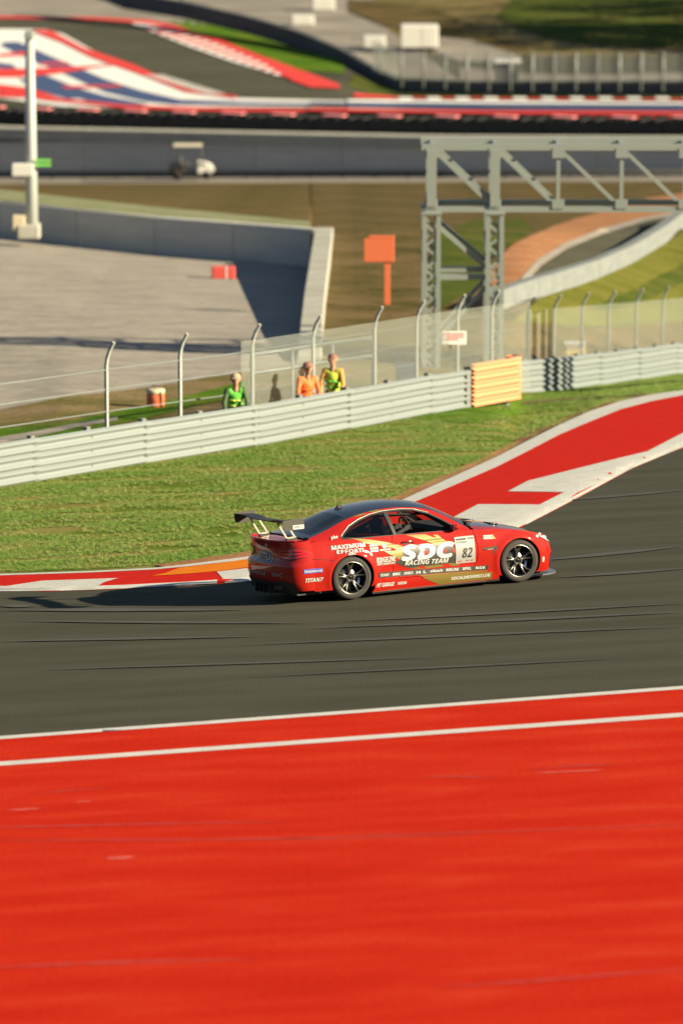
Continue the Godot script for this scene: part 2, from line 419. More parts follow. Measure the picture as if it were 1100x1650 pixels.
func build_ground() -> void:
	# wide country under everything
	var st := begin()
	quad(st, Vector3(-2500, -60, 400), Vector3(-2500, -60, -2500), Vector3(2500, -60, -2500), Vector3(2500, -60, 400))
	struct("ground", done(st), M.grass_dry)
	# race track: from the stand to the far kerb
	var edge := []
	for px in range(-1500, 2401, 30): edge.append([px, row_py(0, px)])
	st = begin(true)
	for i in range(edge.size() - 1):
		var a := on_track(edge[i][0], edge[i][1], -0.012)
		var b := on_track(edge[i + 1][0], edge[i + 1][1], -0.012)
		var zs := [20.0, -20.0, -40.0, -60.0]
		var prev_a := Vector3(a.x * 1.0, 0, 20.0)
		for k in zs.size() + 0:
			pass
		var pa := Vector3.ZERO
		var pb := Vector3.ZERO
		for k in 6:
			var t := k / 5.0
			var za := lerpf(20.0, a.z, t)
			var zb := lerpf(20.0, b.z, t)
			var xa := lerpf(a.x * 1.6, a.x, t)
			var xb := lerpf(b.x * 1.6, b.x, t)
			var qa := a if k == 5 else Vector3(xa, track_y(xa, za) - 0.012, za)
			var qb := b if k == 5 else Vector3(xb, track_y(xb, zb) - 0.012, zb)
			if k: quad(st, pa, qa, qb, pb)
			pa = qa
			pb = qb
	struct("race_track", done(st), M.asphalt)
	# red painted run-off in front, bounded by two white lines
	var l1 := func(x: float): return 1189.0 - 81.0 * x / 1100.0 - 3.0 * sin(PI * clampf(x / 1100.0, 0, 1)) * 0.0
	var l2 := func(x: float): return 1231.0 - 79.0 * x / 1100.0
	var reds := [[-900, l2.call(-900)], [-900, l1.call(-900)], [2000, l1.call(2000)], [2000, l2.call(2000)]]
	st = begin(true)
	for i in 58:
		var x0 := -900.0 + i * 50
		var a := on_track(x0, l1.call(x0))
		var b := on_track(x0 + 50, l1.call(x0 + 50))
		for k in 8:
			var q := []
			for c in [[a, k], [a, k + 1], [b, k + 1], [b, k]]:
				var z := lerpf(c[0].z, 10.0, c[1] / 8.0)
				var x := lerpf(c[0].x, c[0].x * 1.5, c[1] / 8.0)
				q.append(Vector3(x, track_y(x, z), z))
			quad(st, q[0], q[3], q[2], q[1])
	struct("red_runoff", done(st), M.runoff_red)
	for w in [[l1, 5.0, 0.004], [l2, 6.5, 0.004]]:
		var poly := PackedVector2Array()
		for i in 30: poly.append(Vector2(-900 + i * 100, w[0].call(-900.0 + i * 100) - w[1] * 0.5))
		for i in 30: poly.append(Vector2(2000 - i * 100, w[0].call(2000.0 - i * 100) + w[1] * 0.5))
		paint("white_line", poly, M.line_white, w[2])
	# far kerb
	build_kerb()
	# hillside strips
	struct("grass_verge", strip(0, 1, -1500, 2400), M.grass)
	struct("grass_bank", strip(1, 2, -1500, 499), M.grass_dry)
	struct("grass_bank_001", strip(1, 2, 501, 2400), M.grass_dry)
	struct("gravel_trap", strip(2, 5, -1500, 499), M.gravel)
	struct("hillside", strip(2, 9, 501, 2400), M.dirt_brown)
	struct("verge_strip", strip(6, 7, -1500, 499), M.grass_strip)
	struct("hillside_001", strip(7, 9, -1500, 499), M.dirt_brown)
	struct("service_road", strip(9, 10, -1500, 2400), M.paved_pale)
	struct("plateau", strip(11, 13, -1500, 2400), M.far_asphalt)
	struct("plateau_001", strip(13, 15, -1500, 600), M.far_asphalt)
	struct("plateau_002", strip(13, 14, 600, 2400), M.far_asphalt)
	struct("hill", strip(14, 17, 600, 2400), M.grass_dry)
	struct("hill_001", strip(15, 17, -1500, 600), M.paved_pale)
	# spectator hill beside the track, outside the frame: it is what the car's flank mirrors
	var bank := func(u: float, v: float):
		var z := lerpf(-115.0, 80.0, v)
		var x := lerpf(24.0, 120.0, u)
		var n := 0.6 * sin(z * 0.13) + 0.4 * sin(z * 0.31 + x * 0.1)
		return Vector3(x, track_y(24.0, maxf(z, -100.0)) - 0.4 + (11.0 + n) * smoothstep(0.0, 0.75, u), z)
	struct("spectator_hill", grid(bank, 30, 40, true, true), M.grass_lush)
	# step between the gravel trap and the hillside, and behind the two wall lines
	var side := begin()
	for r in range(2, 8):
		for k in 4:
			var a := row_point(r, 499).lerp(row_point(r + 1, 499), k / 4.0)
			var b := row_point(r, 499).lerp(row_point(r + 1, 499), (k + 1) / 4.0)
			var c := row_point(r, 501).lerp(row_point(r + 1, 501), k / 4.0)
			var d := row_point(r, 501).lerp(row_point(r + 1, 501), (k + 1) / 4.0)
			quad(side, a, b, d, c)
	struct("terrain", done(side), M.dirt_brown)
	# green grass and worn paths behind the guard rail
	patch("grass_patch", pv([[-300, 790], [0, 724], [120, 700], [220, 678], [340, 650], [400, 640], [400, 612], [300, 640], [200, 662], [100, 682], [0, 692], [-300, 740]]), M.grass_lush, 0.02)
	patch("dirt_path", pv([[-200, 740], [0, 707], [60, 697], [130, 683], [190, 674], [190, 680], [130, 690], [60, 706], [0, 717], [-200, 752]]), M.gravel, 0.04)
	patch("grass_patch", pv([[640, 672], [842, 636], [910, 628], [1000, 616], [1100, 602], [1100, 628], [1058, 634], [975, 650], [930, 662], [842, 668], [760, 684]]), M.grass_lush, 0.02)
	patch("dirt_path", pv([[820, 651], [900, 645], [960, 641], [1040, 636], [1050, 638], [960, 644], [900, 648], [830, 655]]), M.grass_dry, 0.035)
	patch("dirt_margin", pv([[399, 899], [520, 862], [648, 806], [724, 771], [795, 739], [891, 689], [975, 652], [1058, 635], [1040, 633], [975, 645], [891, 680], [795, 730], [724, 762], [648, 795], [520, 852], [399, 890], [250, 912], [267, 916]]), M.dirt_orange, 0.02)
	# second road below the hill on the right
	patch("dirt_verge", pv([[760, 500], [800, 420], [827, 394], [890, 366], [931, 352], [1000, 334], [1045, 320], [1100, 312], [1300, 300], [1300, 360], [1100, 342], [1036, 353], [964, 372], [909, 394], [865, 421], [827, 470], [800, 500]]), M.dirt_orange, 0.03)
	patch("sand_margin", pv([[822, 470], [865, 421], [909, 394], [964, 372], [1036, 352], [1100, 341], [1100, 346], [1040, 358], [968, 380], [913, 403], [872, 430], [836, 470]]), M.gravel, 0.05)
	patch("road", pv([[800, 510], [836, 470], [872, 430], [913, 403], [968, 380], [1040, 358], [1100, 346], [1300, 330], [1300, 340], [1110, 366], [1073, 388], [1045, 406], [1018, 422], [964, 446], [909, 464], [830, 496]]), M.far_asphalt, 0.04)
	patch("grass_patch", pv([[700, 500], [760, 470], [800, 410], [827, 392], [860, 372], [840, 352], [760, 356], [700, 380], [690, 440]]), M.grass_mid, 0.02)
	patch("grass_patch", pv([[826, 520], [868, 484], [964, 450], [1018, 426], [1073, 393], [1110, 366], [1300, 340], [1300, 500], [1100, 520], [980, 530]]), M.grass_slope, 0.03)
	patch("grass_patch", pv([[955, 500], [985, 484], [1020, 470], [1060, 448], [1120, 420], [1300, 380], [1300, 420], [1120, 448], [1070, 474], [1030, 490], [990, 500]]), M.grass_mid, 0.06)  # shade of the bank in the hollow, painted as a darker grass band
	# far circuit: painted run-off, track, kerbs
	patch("sand_area", pv([[-300, -60], [185, -60], [300, 22], [400, 46], [270, 38], [150, 28], [0, 27], [-300, 30]]), M.paved_pale, 0.03)
	patch("grass_patch", crop([[545, 68], [700, 62], [850, 105], [1000, 165], [1110, 200], [1110, 240], [960, 228], [850, 182], [700, 126], [560, 82]], 0, 0, 2), M.grass_lush, 0.03)
	patch("grass_patch", crop([[-100, 95], [30, 92], [60, 105], [0, 125], [-100, 130]], 0, 0, 2), M.grass_lush, 0.03)
	patch("grass_patch", pv([[570, 120], [640, 145], [1100, 152], [1300, 152], [1300, 158], [1100, 158], [700, 157], [600, 152], [560, 138]]), M.grass_mid, 0.03)
	var pr := thing("painted_runoff", "", "")
	pr.set_meta("kind", "structure")
	patch("white_field", crop([[-300, 100], [30, 95], [150, 97], [205, 112], [300, 165], [430, 215], [500, 250], [620, 298], [760, 318], [1100, 326], [2300, 338], [2300, 352], [1100, 346], [700, 347], [400, 350], [200, 345], [0, 318], [-300, 310]], 0, 0, 2), M.paint_white, 0.04, pr)
	for b in [[[0, 147], [20, 138], [60, 138], [160, 182], [340, 258], [450, 294], [580, 324], [800, 332], [1100, 335], [1100, 343], [800, 342], [560, 340], [470, 330], [340, 300], [180, 228], [50, 172]],
			[[0, 205], [40, 210], [60, 226], [0, 223]], [[70, 232], [150, 246], [250, 286], [340, 312], [480, 338], [430, 344], [300, 332], [190, 300], [110, 262]], [[-200, 180], [0, 205], [0, 222], [-200, 200]], [[60, 255], [110, 262], [190, 300], [280, 318], [220, 322], [110, 290]]]:
		patch("blue_band", crop(b, 0, 0, 2), M.paint_blue, 0.06, pr)
	for b in [[[-200, 226], [0, 226], [130, 224], [430, 209], [320, 220], [180, 242], [60, 252], [0, 252], [-200, 252]], [[0, 178], [110, 167], [112, 180], [0, 187]], [[130, 206], [220, 203], [220, 209], [130, 213]], [[200, 281], [400, 277], [390, 283], [210, 289]],
			[[-200, 268], [0, 276], [100, 288], [200, 322], [400, 342], [700, 352], [1100, 357], [2300, 378], [2300, 389], [1100, 366], [700, 362], [400, 352], [150, 327], [0, 300], [-200, 290]], [[-100, 300], [60, 306], [160, 316], [60, 318], [-100, 312]]]:
		patch("red_band", crop(b, 0, 0, 2), M.paint_red, 0.08, pr)
	patch("white_field", pv([[560, 163], [1300, 169], [1300, 186], [560, 180]]), M.paint_white, 0.10, pr)
	for b in [[[500, 168.5], [800, 171.5], [1300, 174], [1300, 178.5], [800, 176], [500, 172]], [[560, 174], [800, 178], [1300, 180.5], [1300, 183.5], [800, 181], [560, 176.5]]]:
		patch("blue_band", pv(b), M.paint_blue, 0.16, pr)
	patch("red_band", pv([[500, 179.5], [800, 184], [1300, 186.5], [1300, 191.5], [800, 189], [500, 184]]), M.paint_red, 0.20, pr)
	var fk := thing("far_kerb", "", "")
	fk.set_meta("kind", "structure")
	patch("red_edge", crop([[-300, 54], [0, 54], [300, 58], [480, 68], [560, 83], [700, 128], [850, 186], [960, 226], [1095, 276], [1095, 288], [1000, 284], [940, 262], [850, 204], [700, 143], [560, 95], [470, 78], [300, 66], [0, 62], [-300, 62]], 0, 0, 2), M.paint_red, 0.07, fk)
	patch("white_edge", crop([[420, 74], [480, 80], [560, 96], [700, 144], [850, 205], [940, 250], [900, 248], [840, 228], [740, 198], [600, 148], [480, 100]], 0, 0, 2), M.paint_white, 0.05, fk)
	for i in 15:
		var t := i / 14.0
		var a := Vector2(470, 96).lerp(Vector2(900, 246), t)
		var b := Vector2(540, 88).lerp(Vector2(930, 236), t)
		patch("red_block", crop([[a.x, a.y], [b.x, b.y], [b.x + 12, b.y + 5], [a.x + 12, a.y + 5]], 0, 0, 2), M.paint_red, 0.09, fk)
	patch("red_edge", crop([[110, 100], [165, 102], [270, 158], [430, 212], [490, 240], [600, 290], [770, 316], [760, 321], [600, 300], [450, 242], [300, 190], [200, 140], [110, 106]], 0, 0, 2), M.paint_red, 0.09, fk)
	for i in 12:
		var t := i / 11.0
		var a := Vector2(500, 248).lerp(Vector2(690, 306), t)
		patch("white_block", crop([[a.x - 30, a.y], [a.x + 30, a.y - 1], [a.x + 34, a.y + 2], [a.x - 26, a.y + 3]], 0, 0, 2), M.paint_white, 0.11, fk)
	patch("red_edge", pv([[570, 152], [640, 158], [1100, 161], [1300, 161], [1300, 163.5], [1100, 163.5], [640, 160.5], [570, 158]]), M.paint_red, 0.07, fk)
	for i in 11:
		patch("white_block", pv([[640 + i * 46, 158.4], [662 + i * 46, 158.4], [666 + i * 46, 163], [644 + i * 46, 163]]), M.paint_white, 0.09, fk)
	patch("pale_paving", pv([[560, -40], [560, 20], [620, 45], [740, 130], [740, 137], [660, 137], [600, 120], [555, 88], [480, 58], [400, 36], [300, 10], [270, -40]]), M.paved_pale, 0.03)
	patch("pale_paving", pv([[700, 60], [760, 66], [840, 92], [836, 100], [740, 100], [690, 82]]), M.paved_pale, 0.05)
	patch("dirt_patch", pv([[560, 0], [700, 14], [780, 50], [850, 80], [850, 94], [760, 66], [700, 56], [620, 42], [560, 18]]), M.dirt_brown, 0.05)
	patch("grass_patch", pv([[850, -30], [1300, -60], [1300, 70], [1000, 78], [880, 62], [800, 30]]), M.grass_mid, 0.05)
	patch("road", pv([[740, 110], [840, 120], [960, 122], [1100, 118], [1300, 110], [1300, 128], [1100, 135], [740, 136]]), M.paved_pale, 0.05)

func build_kerb() -> void:
	var kb := func(px: float): return row_py(0, px)
	var k := thing("kerb", "", "")
	k.set_meta("kind", "structure")
	var front := [[-1500, 966], [-600, 957], [0, 952.5], [88, 952], [191, 948.5], [300, 943], [399, 936], [560, 918], [700, 892], [800, 864], [849, 844], [933, 800], [1017, 754], [1098, 720], [1300, 660], [1600, 632], [2400, 618]]
	var inner := [[-1500, 944], [-600, 934], [0, 930.6], [153, 925.6], [267, 920], [399, 905], [520, 871], [673, 810], [740, 781], [807, 752], [912, 697], [1017, 655], [1100, 639], [1300, 627], [2400, 611.5]]
	# slab with a rounded front edge, 50 mm high
	var body := func(u: float, v: float):
		var px := -1500.0 + 3900.0 * u
		var a := on_track(px, table(front, px))
		var b := on_track(px, kb.call(px))
		var h: Array = [[0.0, -0.01], [0.05, 0.018], [0.18, 0.03], [0.6, 0.034], [1.0, 0.03]]
		return a.lerp(b, v) + UPN * table(h, v)
	var slab := grid(body, 130, 16, true, true)
	part("slab", slab, M.kerb_red, k)
	var on_kerb := func(px: float, py: float, lift: float):
		var f := table(front, px)
		var b: float = kb.call(px)
		var h: Array = [[0.0, -0.01], [0.05, 0.018], [0.18, 0.03], [0.6, 0.034], [1.0, 0.03]]
		var p := on_track(px, py)
		var a := on_track(px, f)
		var c := on_track(px, b)
		var v := clampf((p - a).length() / maxf((c - a).length(), 0.01), 0, 1)
		return p + UPN * (table(h, v) + lift)
	var lay := func(called: String, poly: PackedVector2Array, m: Material, lift: float):
		part(called, sheet(poly, [], func(x, y): return on_kerb.call(x, y, lift), Vector2(20, 5), null, true), m, k)
	var outer := PackedVector2Array()
	for i in 79: outer.append(Vector2(-1500 + i * 50, kb.call(-1500.0 + i * 50) + 0.1))
	for i in 79: outer.append(Vector2(2400 - i * 50, table(inner, 2400.0 - i * 50)))
	lay.call("white_border", outer, M.kerb_white, 0.005)
	# thin white line on the track side, left, and the white wedges
	var thin := PackedVector2Array()
	for i in 24: thin.append(Vector2(-800 + i * 50, table(front, -800.0 + i * 50) - 2.6))
	for i in 24: thin.append(Vector2(350 - i * 50, table(front, 350.0 - i * 50)))
	lay.call("white_border", thin, M.kerb_white, 0.009)
	lay.call("white_wedge", crop([[-900, 262], [-600, 236], [-200, 226], [30, 230], [180, 208], [500, 197], [440, 214], [420, 226], [400, 233], [230, 238], [0, 239], [-900, 268]], 0, 860, 2.62), M.kerb_white, 0.006)
	lay.call("orange_block", crop([[640, 188], [700, 176], [760, 152], [900, 137], [1045, 116], [1150, 100], [1150, 138], [1045, 152], [920, 167], [800, 178]], 0, 860, 2.62), M.kerb_orange, 0.006)
	lay.call("white_wedge", crop([[915, 170], [1045, 155], [1200, 130], [1250, 165], [1045, 200], [950, 206]], 0, 860, 2.62), M.kerb_white, 0.006)
	lay.call("white_wedge", crop([[425, 418], [500, 378], [720, 322], [960, 262], [1098, 192], [1300, 90], [1300, 150], [1098, 240], [900, 320], [690, 420]], 640, 620, 2.39), M.kerb_white, 0.006)
	lay.call("white_wedge", crop([[310, 468], [545, 468], [640, 420], [694, 418], [600, 480], [500, 535], [420, 555], [215, 518]], 640, 620, 2.39), M.kerb_white, 0.006)
	var rim_line := PackedVector2Array()
	for i in 21: rim_line.append(Vector2(790 + i * 40, table(front, 790.0 + i * 40) - 4.0))
	for i in 21: rim_line.append(Vector2(1590 - i * 40, table(front, 1590.0 - i * 40)))
	lay.call("white_border", rim_line, M.kerb_white, 0.009)
	# tyre marks on the asphalt: laid rubber, matt and dark
	rng.seed = 5
	for s in [[0, 984, 400, 983, 2.2], [0, 976, 60, 977, 2.0], [560, 1000, 1100, 972, 1.5], [500, 1012, 1100, 986, 1.8], [380, 1040, 1100, 1010, 1.4], [900, 806, 1110, 790, 1.3], [840, 905, 1100, 880, 2.2], [0, 1034, 420, 1026, 1.6], [60, 1080, 700, 1058, 1.2], [400, 1092, 1000, 1060, 1.2], [900, 930, 1110, 915, 1.6], [30, 1000, 500, 1004, 1.6]]:
		var poly := PackedVector2Array()
		var low := PackedVector2Array()
		for i in 13:
			var t := i / 12.0
			var x := lerpf(s[0], s[2], t)
			var y := lerpf(s[1], s[3], t) + 0.8 * sin(t * 2.2 + s[1])
			var w: float = s[4] * 2.2 * (0.06 + sin(t * PI) * rng.randf_range(0.75, 1.0))
			poly.append(Vector2(x, y - w * 0.5))
			low.append(Vector2(x, y + w * 0.5))
		low.reverse()
		poly.append_array(low)
		paint("tyre_mark", poly, M.rubber_mark, 0.003)
	for s in [[-100, 1333, 460, 1326, 3.0], [-100, 1356, 760, 1347, 3.2], [560, 1345, 1150, 1330, 2.6], [680, 1254, 800, 1250, 2.0], [60, 1277, 170, 1272, 2.2], [850, 1240, 1000, 1232, 2.2], [700, 1590, 1150, 1560, 5.0], [-60, 1560, 420, 1545, 5.0]]:
		var poly := PackedVector2Array()
		var low := PackedVector2Array()
		for i in 25:
			var t := i / 24.0
			var y := lerpf(s[1], s[3], t) + 1.5 * sin(t * 5.0 + s[1])
			var w: float = s[4] * (0.1 + sin(t * PI) * rng.randf_range(0.3, 1.0))
			poly.append(Vector2(lerpf(s[0], s[2], t), y - w * 0.5))
			low.append(Vector2(lerpf(s[0], s[2], t), y + w * 0.5))
		low.reverse()
		poly.append_array(low)
		paint("tyre_mark", poly, M.red_scuff, 0.004)
	for s in [[10, 1306, 70, 1303, 3.0], [165, 1384, 222, 1381, 5.0], [850, 1246, 985, 1241, 2.6], [120, 1293, 150, 1291, 2.0]]:
		var poly := PackedVector2Array()
		for i in 16:
			var a := TAU * i / 16.0
			poly.append(Vector2(lerpf(s[0], s[2], 0.5 + 0.5 * cos(a) * rng.randf_range(0.7, 1.0)), lerpf(s[1], s[3], 0.5 + 0.5 * cos(a)) + sin(a) * s[4] * 0.5 * rng.randf_range(0.4, 1.0)))
		paint("scuff", poly, M.pale_scuff, 0.005)

# ---------------------------------------------------------------- barriers, fences, gantry
func beam_mesh(a: Vector3, b: Vector3, out: Vector3, h := 0.29) -> ArrayMesh:
	# a W-profile rail between two points, swelling towards the track
	var prof := [[0.0, -0.5], [0.012, -0.46], [0.075, -0.36], [0.08, -0.27], [0.07, -0.19], [0.008, -0.06], [0.008, 0.06], [0.07, 0.19], [0.08, 0.27], [0.075, 0.36], [0.012, 0.46], [0.0, 0.5]]
	var st := begin(true)
	for i in range(prof.size() - 1):
		var q := []
		for k in [[a, i], [b, i], [b, i + 1], [a, i + 1]]:
			var f: Array = prof[k[1]]
			q.append(k[0] + out * f[0] + Vector3(0, f[1] * h, 0))
		quad(st, q[0], q[3], q[2], q[1])
		quad(st, q[0] - out * 0.004, q[1] - out * 0.004, q[2] - out * 0.004, q[3] - out * 0.004)
	return done(st)
func guard_rail(label: String, pts: Array, orange_from: float) -> void:
	# pts: [px, py of the base, distance] along the line
	var line := []
	for p in pts: line.append(at_dist(p[0], p[1], p[2]))
	var total := 0.0
	for i in range(1, line.size()): total += line[i].distance_to(line[i - 1])
	var along := func(s: float):
		var left := s
		for i in range(1, line.size()):
			var d: float = line[i].distance_to(line[i - 1])
			if left <= d or i == line.size() - 1: return line[i - 1].lerp(line[i], clampf(left / d, 0, 1))
			left -= d
	var n := ceili(total / 2.0)
	var step := total / n
	var base: Vector3 = along.call(0.0)
	var t := thing("guard_rail", label, "guard rail", base)
	for i in n + 1:
		var p: Vector3 = along.call(i * step)
		var q: Vector3 = along.call(minf(i * step + 0.1, total))
		if i == n: q = p + (p - along.call(total - 0.1))
		var dir := (q - p)
		dir.y = 0
		dir = dir.normalized()
		var out := Vector3(-dir.z, 0, dir.x)
		var b := Basis(dir, Vector3.UP, out)
		part("post", box(p - base - out * 0.10 + Vector3(0, 0.39, 0), Vector3(0.12, 1.02, 0.10), b), M.rail_post, t)
	for i in range(0, n, 2):
		var p: Vector3 = along.call(i * step)
		var q: Vector3 = along.call(minf((i + 2) * step, total))
		var dir := q - p
		dir.y = 0
		dir = dir.normalized()
		var out := Vector3(-dir.z, 0, dir.x)
		for k in 3:
			var y := 0.14 + 0.285 * k
			var up := Vector3(0, y, 0) - base
			# sheets overlap at the joints: each next one sits 3 mm behind
			var o := out * (0.003 * ((i / 2) % 2))
			part("beam", beam_mesh(p + up + o - dir * 0.1, q + up + o + dir * 0.1, out), M.galvanised, t)
			for e in [0.0, 0.5, 1.0]:
				part("bolt", bevel_box(p.lerp(q, e) + up + out * 0.018, Vector3(0.035, 0.035, 0.02), 0.006, Basis(dir, Vector3.UP, out)), M.rail_post, t)
	if orange_from >= 0.0:
		# orange end shield wrapped round the last beams
		var p: Vector3 = along.call(total - orange_from)
		var q: Vector3 = along.call(total + 0.0)
		var dir := (q - p)
		dir.y = 0
		dir = dir.normalized()
		var out := Vector3(-dir.z, 0, dir.x)
		var e := thing("end_shield", "orange ribbed end shield over the end of the long guard rail", "barrier end", p)
		for k in 5:
			var y := 0.10 + 0.195 * k
			part("panel", beam_mesh(Vector3(0, y, 0) + out * 0.10, q - p + Vector3(0, y, 0) + out * 0.10 + dir * 0.2, out, 0.192), M.rail_orange, e)
		part("back_plate", box((q - p) * 0.5 + out * 0.085 + Vector3(0, 0.48, 0), Vector3((q - p).length() + 0.4, 0.9, 0.006), Basis(dir, Vector3.UP, out)), M.rail_post, e)
		part("nose", lathe([[0.0, 0.0], [0.16, 0.0], [0.17, 0.02], [0.17, 0.96], [0.16, 0.98], [0.0, 0.98]], 16), M.rail_orange, e, Transform3D(Basis(), q - p + dir * 0.28 - out * 0.06))

func debris_fence(label: String, pts: Array, height: float, mesh_from: float, post_px: Array, cables: Array) -> void:
	var line := []
	for p in pts: line.append(at_dist(p[0], p[1], p[2]))
	var base: Vector3 = line[0]
	var t := thing("debris_fence", label, "fence", base)
	var foot := func(px: float):
		for i in range(1, pts.size()):
			if px <= pts[i][0] or i == pts.size() - 1:
				var w: float = (px - pts[i - 1][0]) / (pts[i][0] - pts[i - 1][0])
				return line[i - 1].lerp(line[i], w)
	for px in post_px:
		var p: Vector3 = foot.call(px) - base
		var q: Vector3 = foot.call(px + 10.0) - base
		var dir := q - p
		dir.y = 0
		dir = dir.normalized()
		var out := Vector3(-dir.z, 0, dir.x)
		var st := begin()
		add_box(st, p + Vector3(0, height * 0.42 - 0.1, 0), Vector3(0.058, height * 0.84 + 0.2, 0.058), Basis(dir, Vector3.UP, out))
		var bend := p + Vector3(0, height * 0.84, 0)
		for k in 3:
			var a := 0.18 * (k + 1)
			var d := Vector3(0, cos(a), 0) + out * sin(a)
			add_box(st, bend + d * 0.09, Vector3(0.056 - k * 0.002, 0.24, 0.056 - k * 0.002), Basis(dir, d, dir.cross(d)))
			bend += d * 0.16
		part("post", done(st), M.post_pale, t)
	# mesh of woven wire
	var st := begin()
	var a0: Vector3 = foot.call(mesh_from) - base
	var b0: Vector3 = line[-1] - base
	var run := []
	for p in pts:
		if p[0] > mesh_from: run.append(foot.call(p[0]) - base)
	run.push_front(a0)
	var w := 0.0048
	for i in range(1, run.size()):
		var a: Vector3 = run[i - 1]
		var b: Vector3 = run[i]
		var d := b - a
		var flat := Vector3(d.x, 0, d.z).normalized()
		var out := Vector3(-flat.z, 0, flat.x)
		var count := int(d.length() / 0.05)
		for k in count:
			var p := a + d * (k / float(count)) + out * 0.055
			quad(st, p + flat * w, p + flat * w + Vector3(0, height * 0.9, 0), p - flat * w + Vector3(0, height * 0.9, 0), p - flat * w)
		for k in int(height * 0.9 / 0.05):
			var y := 0.05 + k * 0.05
			quad(st, a + out * 0.052 + Vector3(0, y - w, 0), a + out * 0.052 + Vector3(0, y + w, 0), b + out * 0.052 + Vector3(0, y + w, 0), b + out * 0.052 + Vector3(0, y - w, 0))
	tag(part("wire_mesh", done(st), M.wire, t), "", "", "", "stuff")
	for c in cables:
		var path := []
		for i in pts.size(): path.append(line[i] - base + Vector3(0, c, 0) + Vector3(0, 0, 0.06))
		part("cable", tube(path, 0.011, 5), M.galvanised, t)

func place_wall(called: String, label: String, cat: String, pts: Array, h: float, thick: float, m: Material, seg: float) -> void:
	# concrete wall of separate cast panels; pts: [px, py of the base, distance]
	var line := []
	for p in pts: line.append(at_dist(p[0], p[1], p[2]))
	var base: Vector3 = line[0]
	var t := thing(called, label, cat, base)
	for i in range(1, line.size()):
		var d: Vector3 = line[i] - line[i - 1]
		var flat := Vector3(d.x, 0, d.z).normalized()
		var out := Vector3(-flat.z, 0, flat.x)
		var n := maxi(1, roundi(d.length() / seg))
		for k in n:
			var a: Vector3 = line[i - 1] + d * (k / float(n)) - base
			var b: Vector3 = line[i - 1] + d * ((k + 1) / float(n)) - base
			var st := begin()
			var g := (b - a).normalized() * 0.012
			var q := []
			for e in [a + g, b - g]:
				for y in [-0.25, h - 0.03, h]:
					var inset := 0.03 if y == h else 0.0
					q.append(e + Vector3(0, y, 0) + out * (0.0 - inset))
					q.append(e + Vector3(0, y, 0) - out * (thick - inset))
			quad(st, q[0], q[2], q[8], q[6]); quad(st, q[2], q[4], q[10], q[8]); quad(st, q[4], q[5], q[11], q[10])
			quad(st, q[5], q[3], q[9], q[11]); quad(st, q[3], q[1], q[7], q[9])
			quad(st, q[0], q[1], q[3], q[2]); quad(st, q[2], q[3], q[5], q[4])
			quad(st, q[6], q[8], q[9], q[7]); quad(st, q[8], q[10], q[11], q[9])
			part("panel", done(st), m, t)

